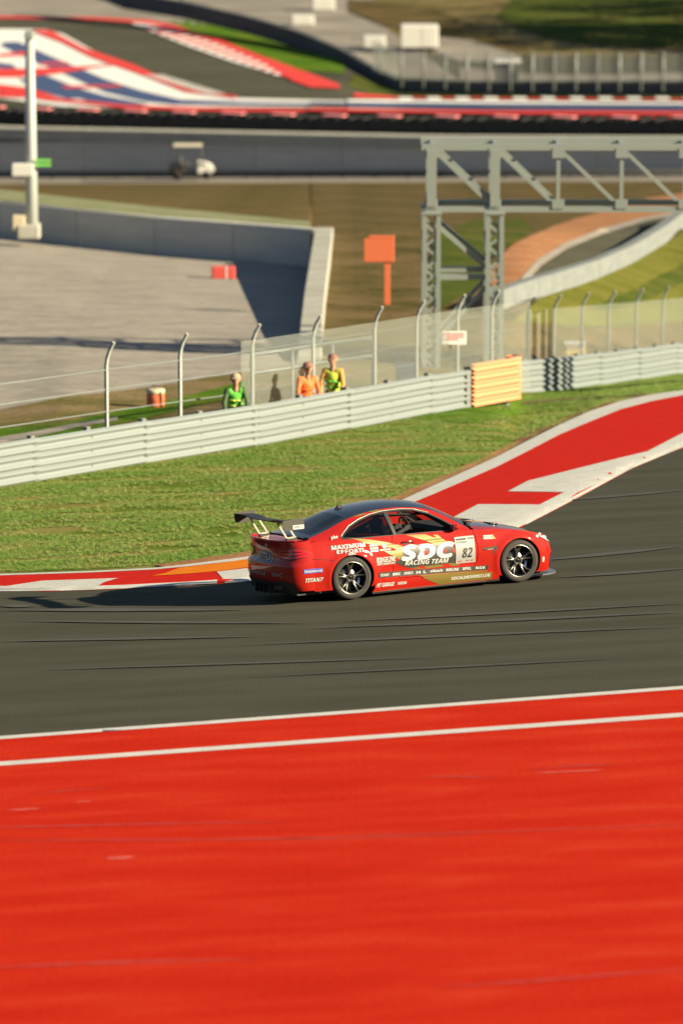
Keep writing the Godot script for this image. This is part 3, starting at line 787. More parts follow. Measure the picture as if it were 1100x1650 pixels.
func strut(st: SurfaceTool, a: Vector3, b: Vector3, w: float) -> void:
	var d := (b - a).normalized()
	var u := d.cross(Vector3(0, 0, 1) if absf(d.z) < 0.9 else Vector3(0, 1, 0)).normalized()
	add_box(st, (a + b) * 0.5, Vector3(w, a.distance_to(b), w), Basis(u, d, u.cross(d)))
func bar(called: String, a: Vector3, b: Vector3, w: float, m: Material, t: Node) -> void:
	var st := begin()
	strut(st, a, b, w)
	part(called, done(st), m, t)
func gantry() -> void:
	var d := 121.0
	var foot := at_dist(694, 594, d)
	var top := at_dist(694, 237, d)
	var low := at_dist(694, 345, d)
	var right := at_dist(796, 237, d)
	var bay := right.x - top.x
	var t := thing("gantry", "pale steel lattice gantry spanning the lower road behind the fence", "gantry", foot)
	var dep := 1.3
	var o := -foot
	for k in 2:
		for z in [0.0, -dep]:
			var x := k * bay
			var y := low.y - foot.y
			# laced column of four angles
			for c in [[-0.17, -0.17], [0.17, -0.17], [-0.17, 0.17], [0.17, 0.17]]:
				bar("column_angle", Vector3(x + c[0], -0.6, z + c[1]), Vector3(x + c[0], y + 0.02, z + c[1]), 0.11, M.steel_pale, t)
			var lac := begin()
			var yy := -0.3
			var flip := 1.0
			while yy < y - 0.3:
				strut(lac, Vector3(x - 0.17 * flip, yy, z + 0.17), Vector3(x + 0.17 * flip, yy + 0.28, z + 0.17), 0.06)
				strut(lac, Vector3(x - 0.17, yy, z + 0.17 * flip), Vector3(x - 0.17, yy + 0.28, z - 0.17 * flip), 0.06)
				yy += 0.28
				flip = -flip
			part("column_lacing", done(lac), M.steel_pale, t)
			part("cap_plate", box(Vector3(x, y + 0.04, z), Vector3(0.5, 0.05, 0.5)), M.steel_pale, t)
	var zc := 0.0
	for z in [0.0, -dep]:
		var y1 := low.y - foot.y
		var ym := at_dist(694, 446, d).y - foot.y
		bar("cross_bar", Vector3(0.13, ym, z), Vector3(bay - 0.13, ym, z), 0.13, M.steel_pale, t)
		bar("brace", Vector3(0.1, y1 - 0.25, z), Vector3(bay - 0.1, ym + 0.15, z), 0.10, M.steel_pale, t)
		bar("brace", Vector3(bay - 0.1, ym - 0.15, z), Vector3(0.1, ym - 1.6, z), 0.10, M.steel_pale, t)
		# truss
		var yt := top.y - foot.y
		var reach := bay * 6.0
		bar("chord", Vector3(-0.25, yt, z), Vector3(reach, yt, z), 0.15, M.steel_pale, t)
		bar("chord", Vector3(-0.15, y1 + 0.12, z), Vector3(reach, y1 + 0.12, z), 0.13, M.steel_pale, t)
		for i in 7:
			if z < 0.0 and i > 1: continue
			bar("truss_post", Vector3(i * bay, y1 + 0.2, z), Vector3(i * bay, yt - 0.08, z), 0.24 if i < 2 else 0.09, M.steel_pale, t)
			if i < 6: bar("truss_diagonal", Vector3(i * bay + 0.08, yt - 0.1, z), Vector3((i + 1) * bay - 0.08, y1 + 0.22, z), 0.085, M.steel_pale, t)
	for i in 7:
		for y in [top.y - foot.y, low.y - foot.y + 0.12]:
			bar("cross_tie", Vector3(i * bay, y, -0.08), Vector3(i * bay, y, -dep + 0.08), 0.06, M.steel_pale, t)
	for i in 7:  # gusset plates at the joints
		for y in [top.y - foot.y - 0.14, low.y - foot.y + 0.26]:
			part("gusset_plate", box(Vector3(i * bay, y, 0.085), Vector3(0.30, 0.24, 0.012)), M.steel_pale, t)
	for k in 2:  # far legs on the other side of the road
		for z in [0.0, -dep]:
			bar("far_column", Vector3((5 + k) * bay, -6.0, z), Vector3((5 + k) * bay, low.y - foot.y, z), 0.3, M.steel_pale, t)

func lettering(text: String, size: float, font_name: String, m: Material, parent: Node, xf: Transform3D, bold := true) -> MeshInstance3D:
	var tm := TextMesh.new()
	var f := SystemFont.new()
	f.font_names = PackedStringArray([font_name])
	f.font_weight = 700 if bold else 400
	tm.font = f
	tm.font_size = 48
	tm.pixel_size = size / 48.0
	tm.depth = 0.004
	tm.text = text
	return part("lettering", tm, m, parent, xf)

func build_barriers() -> void:
	guard_rail("long galvanised three-beam guard rail along the green verge behind the kerb", [[-300, 836, 87.5], [0, 786, 93], [200, 752, 96.5], [350, 730, 99], [550, 694, 103], [750, 657, 108], [821, 646, 109.8]], 2.0)
	guard_rail("galvanised guard rail continuing beyond the orange end shield", [[800, 641, 120], [910, 629, 124], [1000, 617, 129], [1100, 602, 135], [1300, 590, 141], [1700, 578, 146]], -1.0)
	debris_fence("tall wire debris fence standing behind the long guard rail", [[-300, 806, 93], [0, 774, 95], [200, 741, 98.5], [350, 719, 101], [550, 683, 105.3], [750, 646, 110.5], [850, 630, 113.5]], 2.35, 385.0, [-260, -45, 172, 290, 405, 503, 601, 668, 735, 790], [0.62, 1.05, 1.5, 1.9])
	debris_fence("wire debris fence behind the far guard rail with the end shield", [[846, 632, 123], [910, 623, 126], [1000, 611, 131], [1100, 597, 137], [1300, 586, 143], [1700, 574, 148]], 2.3, 846.0, [848, 890, 935, 978, 1022, 1064, 1105, 1150, 1200, 1310, 1450], [0.8, 1.5])
	# thick hand rails of the marshal post
	var hr := thing("hand_rail", "two pale tubular hand rails beside the marshals behind the guard rail", "hand rail", at_dist(405, 705, 103))
	for y in [1.36, 1.76]:
		part("tube", tube([Vector3(0, y, 0), at_dist(600, 671, 107.6) + Vector3(0, y, 0) - at_dist(405, 705, 103)], 0.035, 8), M.galvanised, hr)
	for p in [0.0, 0.33, 0.66, 1.0]:
		var q := (at_dist(600, 671, 107.6) - at_dist(405, 705, 103)) * float(p)
		part("post", tube([q + Vector3(0, -0.3, 0), q + Vector3(0, 1.76, 0)], 0.03, 8), M.galvanised, hr)
	gantry()
	# retaining walls of the gravel trap
	place_wall("retaining_wall", "grey concrete wall behind the gravel trap with grass strip on top", "wall", [[-600, 330, 174.9], [0, 383, 167.9], [250, 410, 163.9], [506, 430.7, 159.8]], 1.25, 0.35, M.wall_pit, 3.0)
	var rw := thing("return_wall", "pale concrete return wall at the end of the gravel trap, running downhill", "wall", row_point(5, 500))
	var tops := [[522, 366, 159.0], [515, 415, 147.5], [507, 470, 136.5], [502, 520, 127.5], [498, 575, 119.5]]
	for i in range(tops.size() - 1):
		var st := begin()
		var q := []
		for k in [i, i + 1]:
			var e: Array = tops[k]
			var p := at_dist(e[0], e[1], e[2]) - rw.position
			var wide := 0.30
			q.append([p + Vector3(-wide, -2.2, 0), p + Vector3(-wide, -0.03, 0), p + Vector3(-wide + 0.03, 0, 0), p + Vector3(wide - 0.03, 0, 0), p + Vector3(wide, -0.03, 0), p + Vector3(wide, -2.2, 0)])
		for j in 5: quad(st, q[0][j], q[0][j + 1], q[1][j + 1], q[1][j])
		for k in [0, 1]:
			for j in range(1, 5): tri(st, q[k][0], q[k][j], q[k][j + 1])
		part("panel", done(st), M.concrete, rw)
	# orange board on a post, up the slope behind the fence
	var ob := at_dist(622, 487, 136)
	var b := thing("marshal_board", "orange board on an orange post on the brown slope", "sign", ob)
	part("post", bevel_box(Vector3(0.02, 0.55, 0), Vector3(0.16, 1.25, 0.06), 0.01), M.board_orange, b)
	part("board", bevel_box(Vector3(-0.20, 1.46, 0.05), Vector3(0.84, 0.66, 0.05), 0.012), M.board_orange, b)
	part("top_rail", bevel_box(Vector3(-0.13, 1.83, 0.05), Vector3(0.72, 0.08, 0.06), 0.012), M.board_orange, b)
	# white notice on the fence
	var wn := thing("fence_notice", "white notice with red lettering wired to the debris fence", "sign", at_dist(730, 555, 109.6))
	part("plate", bevel_box(Vector3(0, 0.15, 0), Vector3(0.58, 0.31, 0.012), 0.004), M.sign_white, wn)
	for y in [0.235, 0.175]:
		part("print", box(Vector3(0, y, 0.009), Vector3(0.46, 0.026, 0.003)), M.sign_red, wn)
	part("print", box(Vector3(-0.06, 0.115, 0.009), Vector3(0.34, 0.026, 0.003)), M.sign_red, wn)
	# things behind the rail
	var cr := thing("storage_crate", "blue grey crate with black lid behind the guard rail", "crate", on_hill(655, 640))
	part("body", bevel_box(Vector3(0, 0.42, 0), Vector3(0.5, 0.84, 0.45), 0.03), M.crate_blue, cr)
	part("lid", bevel_box(Vector3(-0.04, 0.92, 0), Vector3(0.66, 0.14, 0.52), 0.03), M.black_plastic, cr)
	part("handle", tube([Vector3(-0.12, 0.62, 0.23), Vector3(-0.12, 0.62, 0.26), Vector3(0.12, 0.62, 0.26), Vector3(0.12, 0.62, 0.23)], 0.014, 6), M.black_plastic, cr)
	var eq := thing("equipment_box", "small beige box with yellow band behind the far fence", "box", on_hill(925, 592))
	part("body", bevel_box(Vector3(0, 0.32, 0), Vector3(0.55, 0.64, 0.4), 0.03), M.beige, eq)
	part("band", bevel_box(Vector3(0, 0.44, 0), Vector3(0.56, 0.12, 0.41), 0.01), M.yellow, eq)
	part("lid", bevel_box(Vector3(0, 0.67, 0), Vector3(0.6, 0.07, 0.44), 0.02), M.white_box, eq)
	var dr := thing("fuel_can", "orange can with beige lid on the dry grass behind the fence", "can", on_hill(251, 656))
	part("body", lathe([[0, 0], [0.19, 0], [0.2, 0.02], [0.2, 0.1], [0.19, 0.12], [0.2, 0.14], [0.2, 0.30], [0.18, 0.32], [0, 0.32]], 18), M.board_orange, dr)
	part("lid", lathe([[0, 0.32], [0.2, 0.321], [0.205, 0.33], [0.205, 0.40], [0.16, 0.42], [0.05, 0.425], [0, 0.425]], 18), M.beige, dr)
	part("handle", tube([Vector3(-0.1, 0.42, 0), Vector3(-0.08, 0.48, 0), Vector3(0.08, 0.48, 0), Vector3(0.1, 0.42, 0)], 0.012, 6), M.dark_grey, dr)
	var fb := thing("foam_block", "red foam marker block on the gravel by the wall's shadow", "marker block", on_hill(360, 449))
	part("block", bevel_box(Vector3(0, 0.19, 0), Vector3(0.72, 0.38, 0.4), 0.04), M.block_red, fb)
	part("strap", box(Vector3(0.1, 0.19, 0), Vector3(0.05, 0.386, 0.406)), M.white_box, fb)

func far_line(l: Array) -> Array:
	return l.map(func(e): return [e[0], e[1], e[2] + far_turn(e[0])])
func build_far() -> void:
	# lamp pole in the gravel trap
	var p := at_dist(52, 378, 164)
	var t := thing("camera_pole", "tall pale grey pole with white cabinet at the gravel trap wall", "pole", p)
	var top := at_dist(50, 62, 164).y - p.y
	part("shaft", tube([Vector3(0, 0, 0), Vector3(0, top * 0.5, 0), Vector3(0, top, 0)], 0.21, 12, 0.15), M.post_pale, t)
	part("footing", bevel_box(Vector3(-0.1, 0.12, 0), Vector3(0.75, 0.5, 0.7), 0.05), M.concrete, t)
	part("base_cabinet", bevel_box(Vector3(-0.42, 0.42, 0.12), Vector3(0.42, 0.5, 0.35), 0.03), M.beige, t)
	var y := at_dist(52, 272, 164).y - p.y
	part("cabinet", bevel_box(Vector3(-0.26, y, 0.26), Vector3(0.72, 0.42, 0.3), 0.03), M.white_box, t)
	for k in 2: part("green_plate", bevel_box(Vector3(0.40, y + 0.24 - 0.15 * k + 0.06, 0.22), Vector3(0.52, 0.1, 0.03), 0.008), M.green_sign, t)
	part("clamp", lathe([[0.2, y - 0.05], [0.22, y - 0.04], [0.22, y + 0.04], [0.2, y + 0.05]], 12), M.dark_grey, t)
	part("camera_head", bevel_box(Vector3(0.0, top + 0.12, 0.1), Vector3(0.3, 0.26, 0.5), 0.04), M.steel_pale, t)
	# wall of the upper circuit, coping, low fence at its foot
	place_wall("concrete_wall", "long blue grey concrete wall below the black tyre barrier", "wall", far_line([[-600, 240, 263.8], [0, 284, 257.8], [275, 283.2, 257.8], [550, 282.5, 257.8], [825, 281.7, 257.8], [1100, 281, 257.8], [1400, 280.7, 257.8]]), 1.86, 0.3, M.wall_shade, 6.0)
	place_wall("coping", "pale concrete coping strip between the wall and the tyre barrier", "coping", far_line([[-600, 177, 263.7], [0, 217, 257.7], [275, 223, 257.7], [550, 229, 257.7], [700, 232, 257.7], [1100, 234, 257.7], [1400, 234, 257.7]]), 0.36, 1.2, M.concrete, 6.0)
	var lf := thing("low_fence", "low black fence along the service road at the wall's foot", "fence", at_dist(-300, 296, 254 + far_turn(-300)))
	var q0 := at_dist(-300, 302, 254.5 + far_turn(-300))
	var q1 := at_dist(700, 287.5, 254.5 + far_turn(700))
	var q2 := at_dist(1400, 285, 254.5 + far_turn(1400))
	for h in [0.12, 0.26, 0.38]:
		part("rail", tube([q0 - lf.position + Vector3(0, h, 0), at_dist(0, 288.5, 254.5 + far_turn(0)) - lf.position + Vector3(0, h, 0), q1 - lf.position + Vector3(0, h, 0), q2 - lf.position + Vector3(0, h, 0)], 0.06, 6), M.dark_grey, lf)
	for i in 34:
		var px := -280 + i * 52.0
		var f := at_dist(px, table([[-300, 302], [0, 288.5], [700, 287.5], [1400, 285]], px), 254.5 + far_turn(px)) - lf.position
		part("post", box(f + Vector3(0, 0.15, 0), Vector3(0.09, 0.62, 0.09)), M.dark_grey, lf)
	# tyre barrier: sections of stacked tyres, each with a pink capped end
	var stack := []
	stack.append([0.0, 0.0])
	for k in 4:
		for e in [[0.25, 0.005], [0.30, 0.03], [0.325, 0.08], [0.325, 0.16], [0.30, 0.21], [0.25, 0.235]]: stack.append([e[0], e[1] + k * 0.24])
	stack.append([0.0, 0.955])
	var stack_mesh := lathe(stack, 14)
	var px := -180.0
	var i := 0
	while px < 1290:
		var wide := table([[-200, 72], [480, 82], [560, 92], [1300, 100]], px)
		var py := table([[-600, 156], [0, 203.5], [550, 217], [1100, 221], [1500, 221]], px)
		var dist := table([[-600, 266], [0, 259.6], [2400, 259.6]], px) + far_turn(px)
		var a := at_dist(px, py, dist)
		var b := at_dist(px + wide, table([[-600, 156], [0, 203.5], [550, 217], [1100, 221], [1500, 221]], px + wide), dist - far_turn(px) + far_turn(px + wide))
		var s := thing("tyre_barrier", "stack row of black tyres with pink cap, on the upper wall", "tyre barrier", a, atan2(-(b - a).z, (b - a).x), "black tyre barrier sections")
		b = a + Vector3(Vector2(b.x - a.x, b.z - a.z).length(), b.y - a.y, 0)
		var n := 4
		for k in n:
			part("tyre_stack", stack_mesh, M.tyre_black, s, Transform3D(Basis().rotated(Vector3.UP, k * 1.3), (b - a) * ((k + 0.5) / n)))
			part("tyre_stack", stack_mesh, M.tyre_black, s, Transform3D(Basis().rotated(Vector3.UP, k * 0.7), (b - a) * ((k + 0.5) / n) + Vector3(0, 0, -0.68)))
		part("band", bevel_box((b - a) * 0.5 + Vector3(0, 0.5, 0.345), Vector3((b - a).length() - 0.05, 0.62, 0.02), 0.004), M.tyre_black, s)
		part("pink_cap", bevel_box((b - a) * 0.32 + Vector3(0, 0.99, -0.1), Vector3(1.25, 0.09, 0.62), 0.03), M.pink_cap, s)
		px += wide
		i += 1
	# golf cart on the service road
	golf_cart(at_dist(308, 287.5, 253.0 + far_turn(308)))
	# upper circuit furniture
	place_wall("barrier_wall", "dark concrete barrier curving along the grass of the upper circuit", "barrier", [[150, -12, 318], [200, 8, 314], [300, 24, 310], [400, 48, 304], [480, 72, 298], [550, 102, 291], [590, 126, 286], [640, 148, 281.2], [760, 153, 278], [1100, 153.5, 271.5], [1500, 153.5, 266]], 0.78, 0.4, M.wall_dark, 4.0)
	var ff := thing("far_fence", "tall grey mesh fence with posts on the upper circuit barrier", "fence", at_dist(600, 132, 284.8))
	var fp := [[600, 132, 284.8], [640, 148, 280.8], [760, 153, 277.6], [1100, 153.5, 271.1], [1500, 153.5, 265.6]]
	var st := begin()
	for k in range(1, fp.size()):
		var a := at_dist(fp[k - 1][0], fp[k - 1][1], fp[k - 1][2]) - ff.position
		var b := at_dist(fp[k][0], fp[k][1], fp[k][2]) - ff.position
		var cnt := int(a.distance_to(b) / 0.10)
		for c in cnt:
			var q := a.lerp(b, c / float(cnt))
			var w := Vector3(0.008, 0, 0)
			quad(st, q + w + Vector3(0, 0.7, 0), q + w + Vector3(0, 2.35, 0), q - w + Vector3(0, 2.35, 0), q - w + Vector3(0, 0.7, 0))
		for c in 17:
			var h := 0.75 + c * 0.1
			quad(st, a + Vector3(0, h - 0.008, 0.01), a + Vector3(0, h + 0.008, 0.01), b + Vector3(0, h + 0.008, 0.01), b + Vector3(0, h - 0.008, 0.01))
	tag(part("wire_mesh", done(st), M.wire, ff), "", "", "", "stuff")
	for k in 19:
		var fx := 612.0 + 35.0 * k
		var f := at_dist(fx, table([[600, 132], [640, 148], [760, 153], [1100, 153.5]], fx), table([[600, 284.8], [640, 280.8], [760, 277.6], [1100, 271.1], [1500, 265.6]], fx)) - ff.position
		part("post", tube([f + Vector3(0, 0.2, 0), f + Vector3(0, 2.4, 0)], 0.06, 6), M.steel_pale, ff)
	box_trailer(675, 82, 60, 42, "white box trailer standing on the pale paved area", "trailer")
	white_cabinet(603, 78, 36, 19, "low white cabinet on the paved area near the barrier")
	white_cabinet(488, 42, 36, 16, "long white cabinet at the edge of the paving behind the curved barrier")
	white_cabinet(521, 18, 36, 20, "tall white cabinet uphill of the others behind the curved barrier")
	var mp := at_dist(816, 138, 281)
	var mt := thing("marshal_shelter", "dark shelter with flat white roof behind the upper fence", "shelter", mp)
	part("roof", bevel_box(Vector3(0, 1.40, 0), Vector3(1.5, 0.12, 1.5), 0.03), M.white_box, mt)
	for e in [[-0.6, -0.6], [0.6, -0.6], [-0.6, 0.6], [0.6, 0.6]]: part("post", box(Vector3(e[0], 0.65, e[1]), Vector3(0.08, 1.4, 0.08)), M.dark_grey, mt)
	part("back_panel", box(Vector3(0, 0.7, -0.55), Vector3(1.12, 1.2, 0.04)), M.dark_grey, mt)
	part("counter", box(Vector3(0, 0.45, 0.5), Vector3(1.12, 0.8, 0.05)), M.dark_grey, mt)
	# wall along the lower road on the right, between road and grass bank
	var lw := []
	for e in [[800, 506], [830, 493], [868, 480], [909, 467], [964, 449], [1018, 425], [1045, 409], [1073, 391], [1100, 370], [1200, 344], [1300, 330]]:
		var q := on_hill(e[0], e[1])
		lw.append([e[0], e[1] + 1.0, -q.z])
	place_wall("road_barrier", "pale concrete barrier curving along the lower road beneath the gantry", "barrier", lw, 0.60, 0.4, M.barrier_pale, 2.0)
func white_cabinet(px: float, py: float, w: float, h: float, label: String) -> void:
	var p := on_hill(px, py)
	var s := p.distance_to(Vector3(0, CAM_H, 0)) / FOCAL
	var t := thing("cabinet", label, "cabinet", p)
	var sz := Vector3(w * s, h * s, 0.6)
	part("body", bevel_box(Vector3(0, sz.y * 0.5 + 0.06, 0), sz, 0.04), M.white_box, t)
	part("plinth", box(Vector3(0, 0.0, 0), Vector3(sz.x * 0.9, 0.16, 0.5)), M.dark_grey, t)
	for k in 2: part("door", bevel_box(Vector3((k - 0.5) * sz.x * 0.48, sz.y * 0.5 + 0.06, 0.302), Vector3(sz.x * 0.44, sz.y * 0.86, 0.02), 0.006), M.white_box, t)
func box_trailer(px: float, py: float, w: float, h: float, label: String, cat: String) -> void:
	var p := on_hill(px, py)
	var s := p.distance_to(Vector3(0, CAM_H, 0)) / FOCAL
	var t := thing("box_trailer", label, cat, p)
	var bw := w * s
	var bh := h * s * 0.86
	part("body", bevel_box(Vector3(0, 0.22 + bh * 0.5, 0), Vector3(bw, bh, 1.4), 0.06), M.white_box, t)
	part("chassis", box(Vector3(0, 0.2, 0), Vector3(bw * 0.96, 0.1, 1.2)), M.dark_grey, t)
	for x in [-0.25, 0.25]:
		for z in [-0.6, 0.6]:
			part("wheel", lathe([[0, -0.09], [0.12, -0.09], [0.19, -0.07], [0.2, -0.04], [0.2, 0.04], [0.19, 0.07], [0.12, 0.09], [0, 0.09]], 14, true), M.tyre_black, t, Transform3D(Basis(), Vector3(x * 0.9, 0.2, z)))
	part("door", bevel_box(Vector3(bw * 0.22, 0.24 + bh * 0.48, 0.705), Vector3(bw * 0.3, bh * 0.8, 0.02), 0.006), M.white_box, t)
	part("trim", box(Vector3(0, 0.24, 0.706), Vector3(bw * 0.98, 0.05, 0.012)), M.dark_grey, t)
	part("drawbar", box(Vector3(-bw * 0.5 - 0.35, 0.2, 0), Vector3(0.75, 0.07, 0.07)), M.dark_grey, t)
func golf_cart(p: Vector3) -> void:
	var t := thing("golf_cart", "dark golf cart with white front and flat roof on the service road", "golf cart", p)
	part("chassis", bevel_box(Vector3(0, 0.32, 0), Vector3(2.2, 0.18, 1.0), 0.04), M.black_plastic, t)
	var cowl := func(u: float, v: float):
		var a := v * PI * 0.5
		return Vector3(0.35 + 0.85 * sin(a), 0.36 + 0.5 * cos(a) + 0.02, (u - 0.5) * 1.1 * (1.0 - 0.15 * v))
	part("front_cowl", grid(cowl, 6, 8), M.white_box, t)
	for z in [-0.53, 0.53]:
		part("cowl_side", bevel_box(Vector3(0.72, 0.52, z * 0.94), Vector3(0.72, 0.42, 0.05), 0.02), M.white_box, t)
	part("rear_body", bevel_box(Vector3(-0.7, 0.56, 0), Vector3(0.8, 0.42, 1.08), 0.08), M.black_plastic, t)
	part("seat", bevel_box(Vector3(-0.32, 0.78, 0), Vector3(0.5, 0.14, 1.0), 0.05), M.dark_grey, t)
	part("backrest", bevel_box(Vector3(-0.56, 1.02, 0), Vector3(0.14, 0.44, 1.0), 0.05), M.dark_grey, t)
	part("roof", bevel_box(Vector3(-0.18, 1.74, 0), Vector3(1.5, 0.07, 1.08), 0.03), M.roof_beige, t)
	for e in [[0.5, 0.46], [-0.86, 0.46], [0.5, -0.46], [-0.86, -0.46]]:
		part("roof_post", tube([Vector3(e[0] + (0.12 if e[0] > 0 else 0.0), 0.7, e[1]), Vector3(e[0], 1.74, e[1])], 0.025, 6), M.dark_grey, t)
	part("steering_wheel", tube([Vector3(0.25, 0.95, 0.42), Vector3(0.18, 1.08, 0.3), Vector3(0.25, 0.95, 0.18)], 0.02, 6), M.black_plastic, t)
	for x in [-0.72, 0.82]:
		for z in [-0.48, 0.48]:
			part("wheel", lathe([[0, -0.1], [0.1, -0.1], [0.12, -0.07], [0.2, -0.1], [0.23, -0.06], [0.23, 0.06], [0.2, 0.1], [0.12, 0.07], [0.1, 0.1], [0, 0.1]], 16, true), M.tyre_black, t, Transform3D(Basis(), Vector3(x, 0.23, z)))

# ---------------------------------------------------------------- the racing coupe. x forward from the rear axle, y up, z to the car's right
const CAR_O := Vector3(-0.2011, 0.0477, -73.3558)
const CAR_F := Vector3(0.906418, 0.005759, -0.422343)
const CAR_R := Vector3(0.419208, 0.110085, 0.901191)
const WB := 2.80
const HUB := 0.325
const ARCH := 0.352
const PLAN := [[-0.62, .885], [-0.45, .905], [0.0, .930], [0.4, .912], [0.8, .893], [1.4, .885], [2.0, .890], [2.45, .912], [2.8, .920], [3.0, .908], [3.16, .892]]
const PROF := [[0.05, .925], [0.16, .962], [0.30, .982], [0.48, 1.0], [0.60, .998], [0.68, .985], [0.74, .966], [0.82, .938], [0.90, .898], [1.0, .84]]
const SHOULDER := [[-1.10, .87], [-0.8, .89], [-0.4, .905], [0.0, .898], [0.4, .892], [0.8, .885], [1.4, .876], [2.0, .866], [2.4, .842], [2.8, .795], [3.0, .758], [3.16, .715], [3.4, .66], [3.6, .62]]
const CANT_Y := [[-0.66, .938], [-0.3, 1.035], [0.0, 1.145], [0.3, 1.228], [0.7, 1.278], [1.1, 1.27], [1.45, 1.205], [1.75, 1.06], [2.06, .868]]
const CANT_Z := [[-0.66, .715], [-0.3, .64], [0.0, .595], [0.3, .57], [0.7, .56], [1.1, .565], [1.45, .59], [1.75, .65], [2.06, .745]]
const NOSE_OFF := [[0.05, -.03], [0.14, .0], [0.25, .04], [0.36, .045], [0.46, .03], [0.56, -.01], [0.64, -.07], [0.72, -.14]]
const TAIL_OFF := [[0.10, -.10], [0.20, -.05], [0.28, .015], [0.40, .05], [0.55, .055], [0.60, .045], [0.635, .0], [0.68, -.02], [0.78, -.022], [0.86, -.01], [0.91, .015], [0.96, .03]]
var car: Node3D
func hw(x: float, y: float) -> float:
	var w := smooth_table(PLAN, x) * smooth_table(PROF, y)
	for xa in [0.0, WB]:
		var r := Vector2(x - xa, y - HUB).length()
		w += 0.024 * exp(-pow((r - 0.37) / 0.06, 2.0)) * smoothstep(0.10, 0.30, y)
	w -= 0.016 * exp(-pow((y - 0.37) / 0.10, 2.0)) * smoothstep(0.40, 0.8, x) * (1.0 - smoothstep(1.9, 2.35, x))
	w += 0.008 * exp(-pow((y - 0.735 - 0.012 * x) / 0.022, 2.0)) * smoothstep(-0.3, 0.2, x) * (1.0 - smoothstep(2.2, 2.6, x))
	return w
func side_normal(x: float, y: float) -> Vector3:
	return Vector3(-(hw(x + 0.01, y) - hw(x - 0.01, y)) / 0.02, -(hw(x, y + 0.008) - hw(x, y - 0.008)) / 0.016, 1.0).normalized()
func tail_pt(b: float, y: float, off := 0.0) -> Vector3:
	var e := 2.0 / 3.2
	var p := Vector3(-0.60 - (0.415 + smooth_table(TAIL_OFF, y)) * pow(absf(cos(b)), e), y, hw(-0.60, y) * pow(absf(sin(b)), e) * signf(b))
	if off == 0.0: return p
	var da := tail_pt(b + 0.02, y) - tail_pt(b - 0.02, y)
	var dy := tail_pt(b, y + 0.01) - tail_pt(b, y - 0.01)
	var n := da.cross(dy).normalized()
	if n.dot(p - Vector3(0.2, y, 0)) < 0: n = -n
	return p + n * off
func nose_pt(b: float, y: float, off := 0.0) -> Vector3:
	var e := 2.0 / 2.3
	var p := Vector3(3.16 + (0.36 + smooth_table(NOSE_OFF, y)) * pow(absf(cos(b)), e), y, hw(3.16, y) * pow(absf(sin(b)), e) * signf(b))
	if off == 0.0: return p
	var da := nose_pt(b + 0.02, y) - nose_pt(b - 0.02, y)
	var dy := nose_pt(b, y + 0.01) - nose_pt(b, y - 0.01)
	var n := da.cross(dy).normalized()
	if n.dot(p - Vector3(2.6, y, 0)) < 0: n = -n
	return p + n * off
func side_pt(x: float, y: float, off := 0.0) -> Vector3:
	if x < -0.60:
		var c := pow(clampf((-0.60 - x) / (0.415 + smooth_table(TAIL_OFF, y)), 0.0, 0.999), 1.6)
		return tail_pt(acos(c), y, off)
	return Vector3(x, y, hw(x, y)) + side_normal(x, y) * off
func glass_z(x: float, y: float) -> float:
	var yb := smooth_table(SHOULDER, x)
	var zb := hw(x, yb) - 0.012
	var t := clampf((y - yb) / maxf(smooth_table(CANT_Y, x) - yb, 0.02), -0.2, 1.1)
	return lerpf(zb, smooth_table(CANT_Z, x), t) + 0.014 * sin(PI * clampf(t, 0, 1))
func glass_normal(x: float, y: float) -> Vector3:
	return Vector3(-(glass_z(x + 0.01, y) - glass_z(x - 0.01, y)) / 0.02, -(glass_z(x, y + 0.01) - glass_z(x, y - 0.01)) / 0.02, 1.0).normalized()
func car_xy(px: float, py: float, z := 0.9) -> Vector2:
	var d := ray(px, py)
	var o := CAR_O + CAR_R * z
	var t := (o - Vector3(0, CAM_H, 0)).dot(CAR_R) / d.dot(CAR_R)
	var p := Vector3(0, CAM_H, 0) + d * t - CAR_O
	return Vector2(p.dot(CAR_F), p.dot(UPN))
func cpart(called: String, mesh: Mesh, m: Material, parent: Node = null, xf := Transform3D()) -> MeshInstance3D:
	return part(called, mesh, m, parent if parent else car, xf)
func both(called: String, poly: PackedVector2Array, minus: Array, m: Material, upper := false, off := 0.0, parent: Node = null, cell := Vector2(0.07, 0.04)) -> void:
	for s in [1.0, -1.0]:
		var f := func(x: float, y: float):
			var p := (Vector3(x, y, glass_z(x, y)) + glass_normal(x, y) * off) if upper else side_pt(x, y, off)
			return Vector3(p.x, p.y, p.z * s)
		var nf := func(x: float, y: float):
			var n := glass_normal(x, y) if upper else side_normal(x, y)
			return Vector3(n.x, n.y, n.z * s)
		cpart(called, sheet(poly, minus, f, cell, nf, s < 0), m, parent)
func decal(called: String, pts: Array, m: Material, off: float, z := 0.9, k := 1.0, ox := 0.0, oy := 0.0) -> MeshInstance3D:
	# flat print on the car's right side, traced as [px, py]
	var poly := PackedVector2Array()
	for p in pts: poly.append(car_xy(ox + p[0] / k, oy + p[1] / k, z))
	return cpart(called, sheet(poly, [], func(x: float, y: float): return side_pt(x, y, off), Vector2(0.05, 0.03), func(x: float, y: float): return side_normal(x, y) if x > -0.6 else (side_pt(x, y, 0.02) - side_pt(x, y)).normalized(), Geometry2D.is_polygon_clockwise(poly) and false), m)
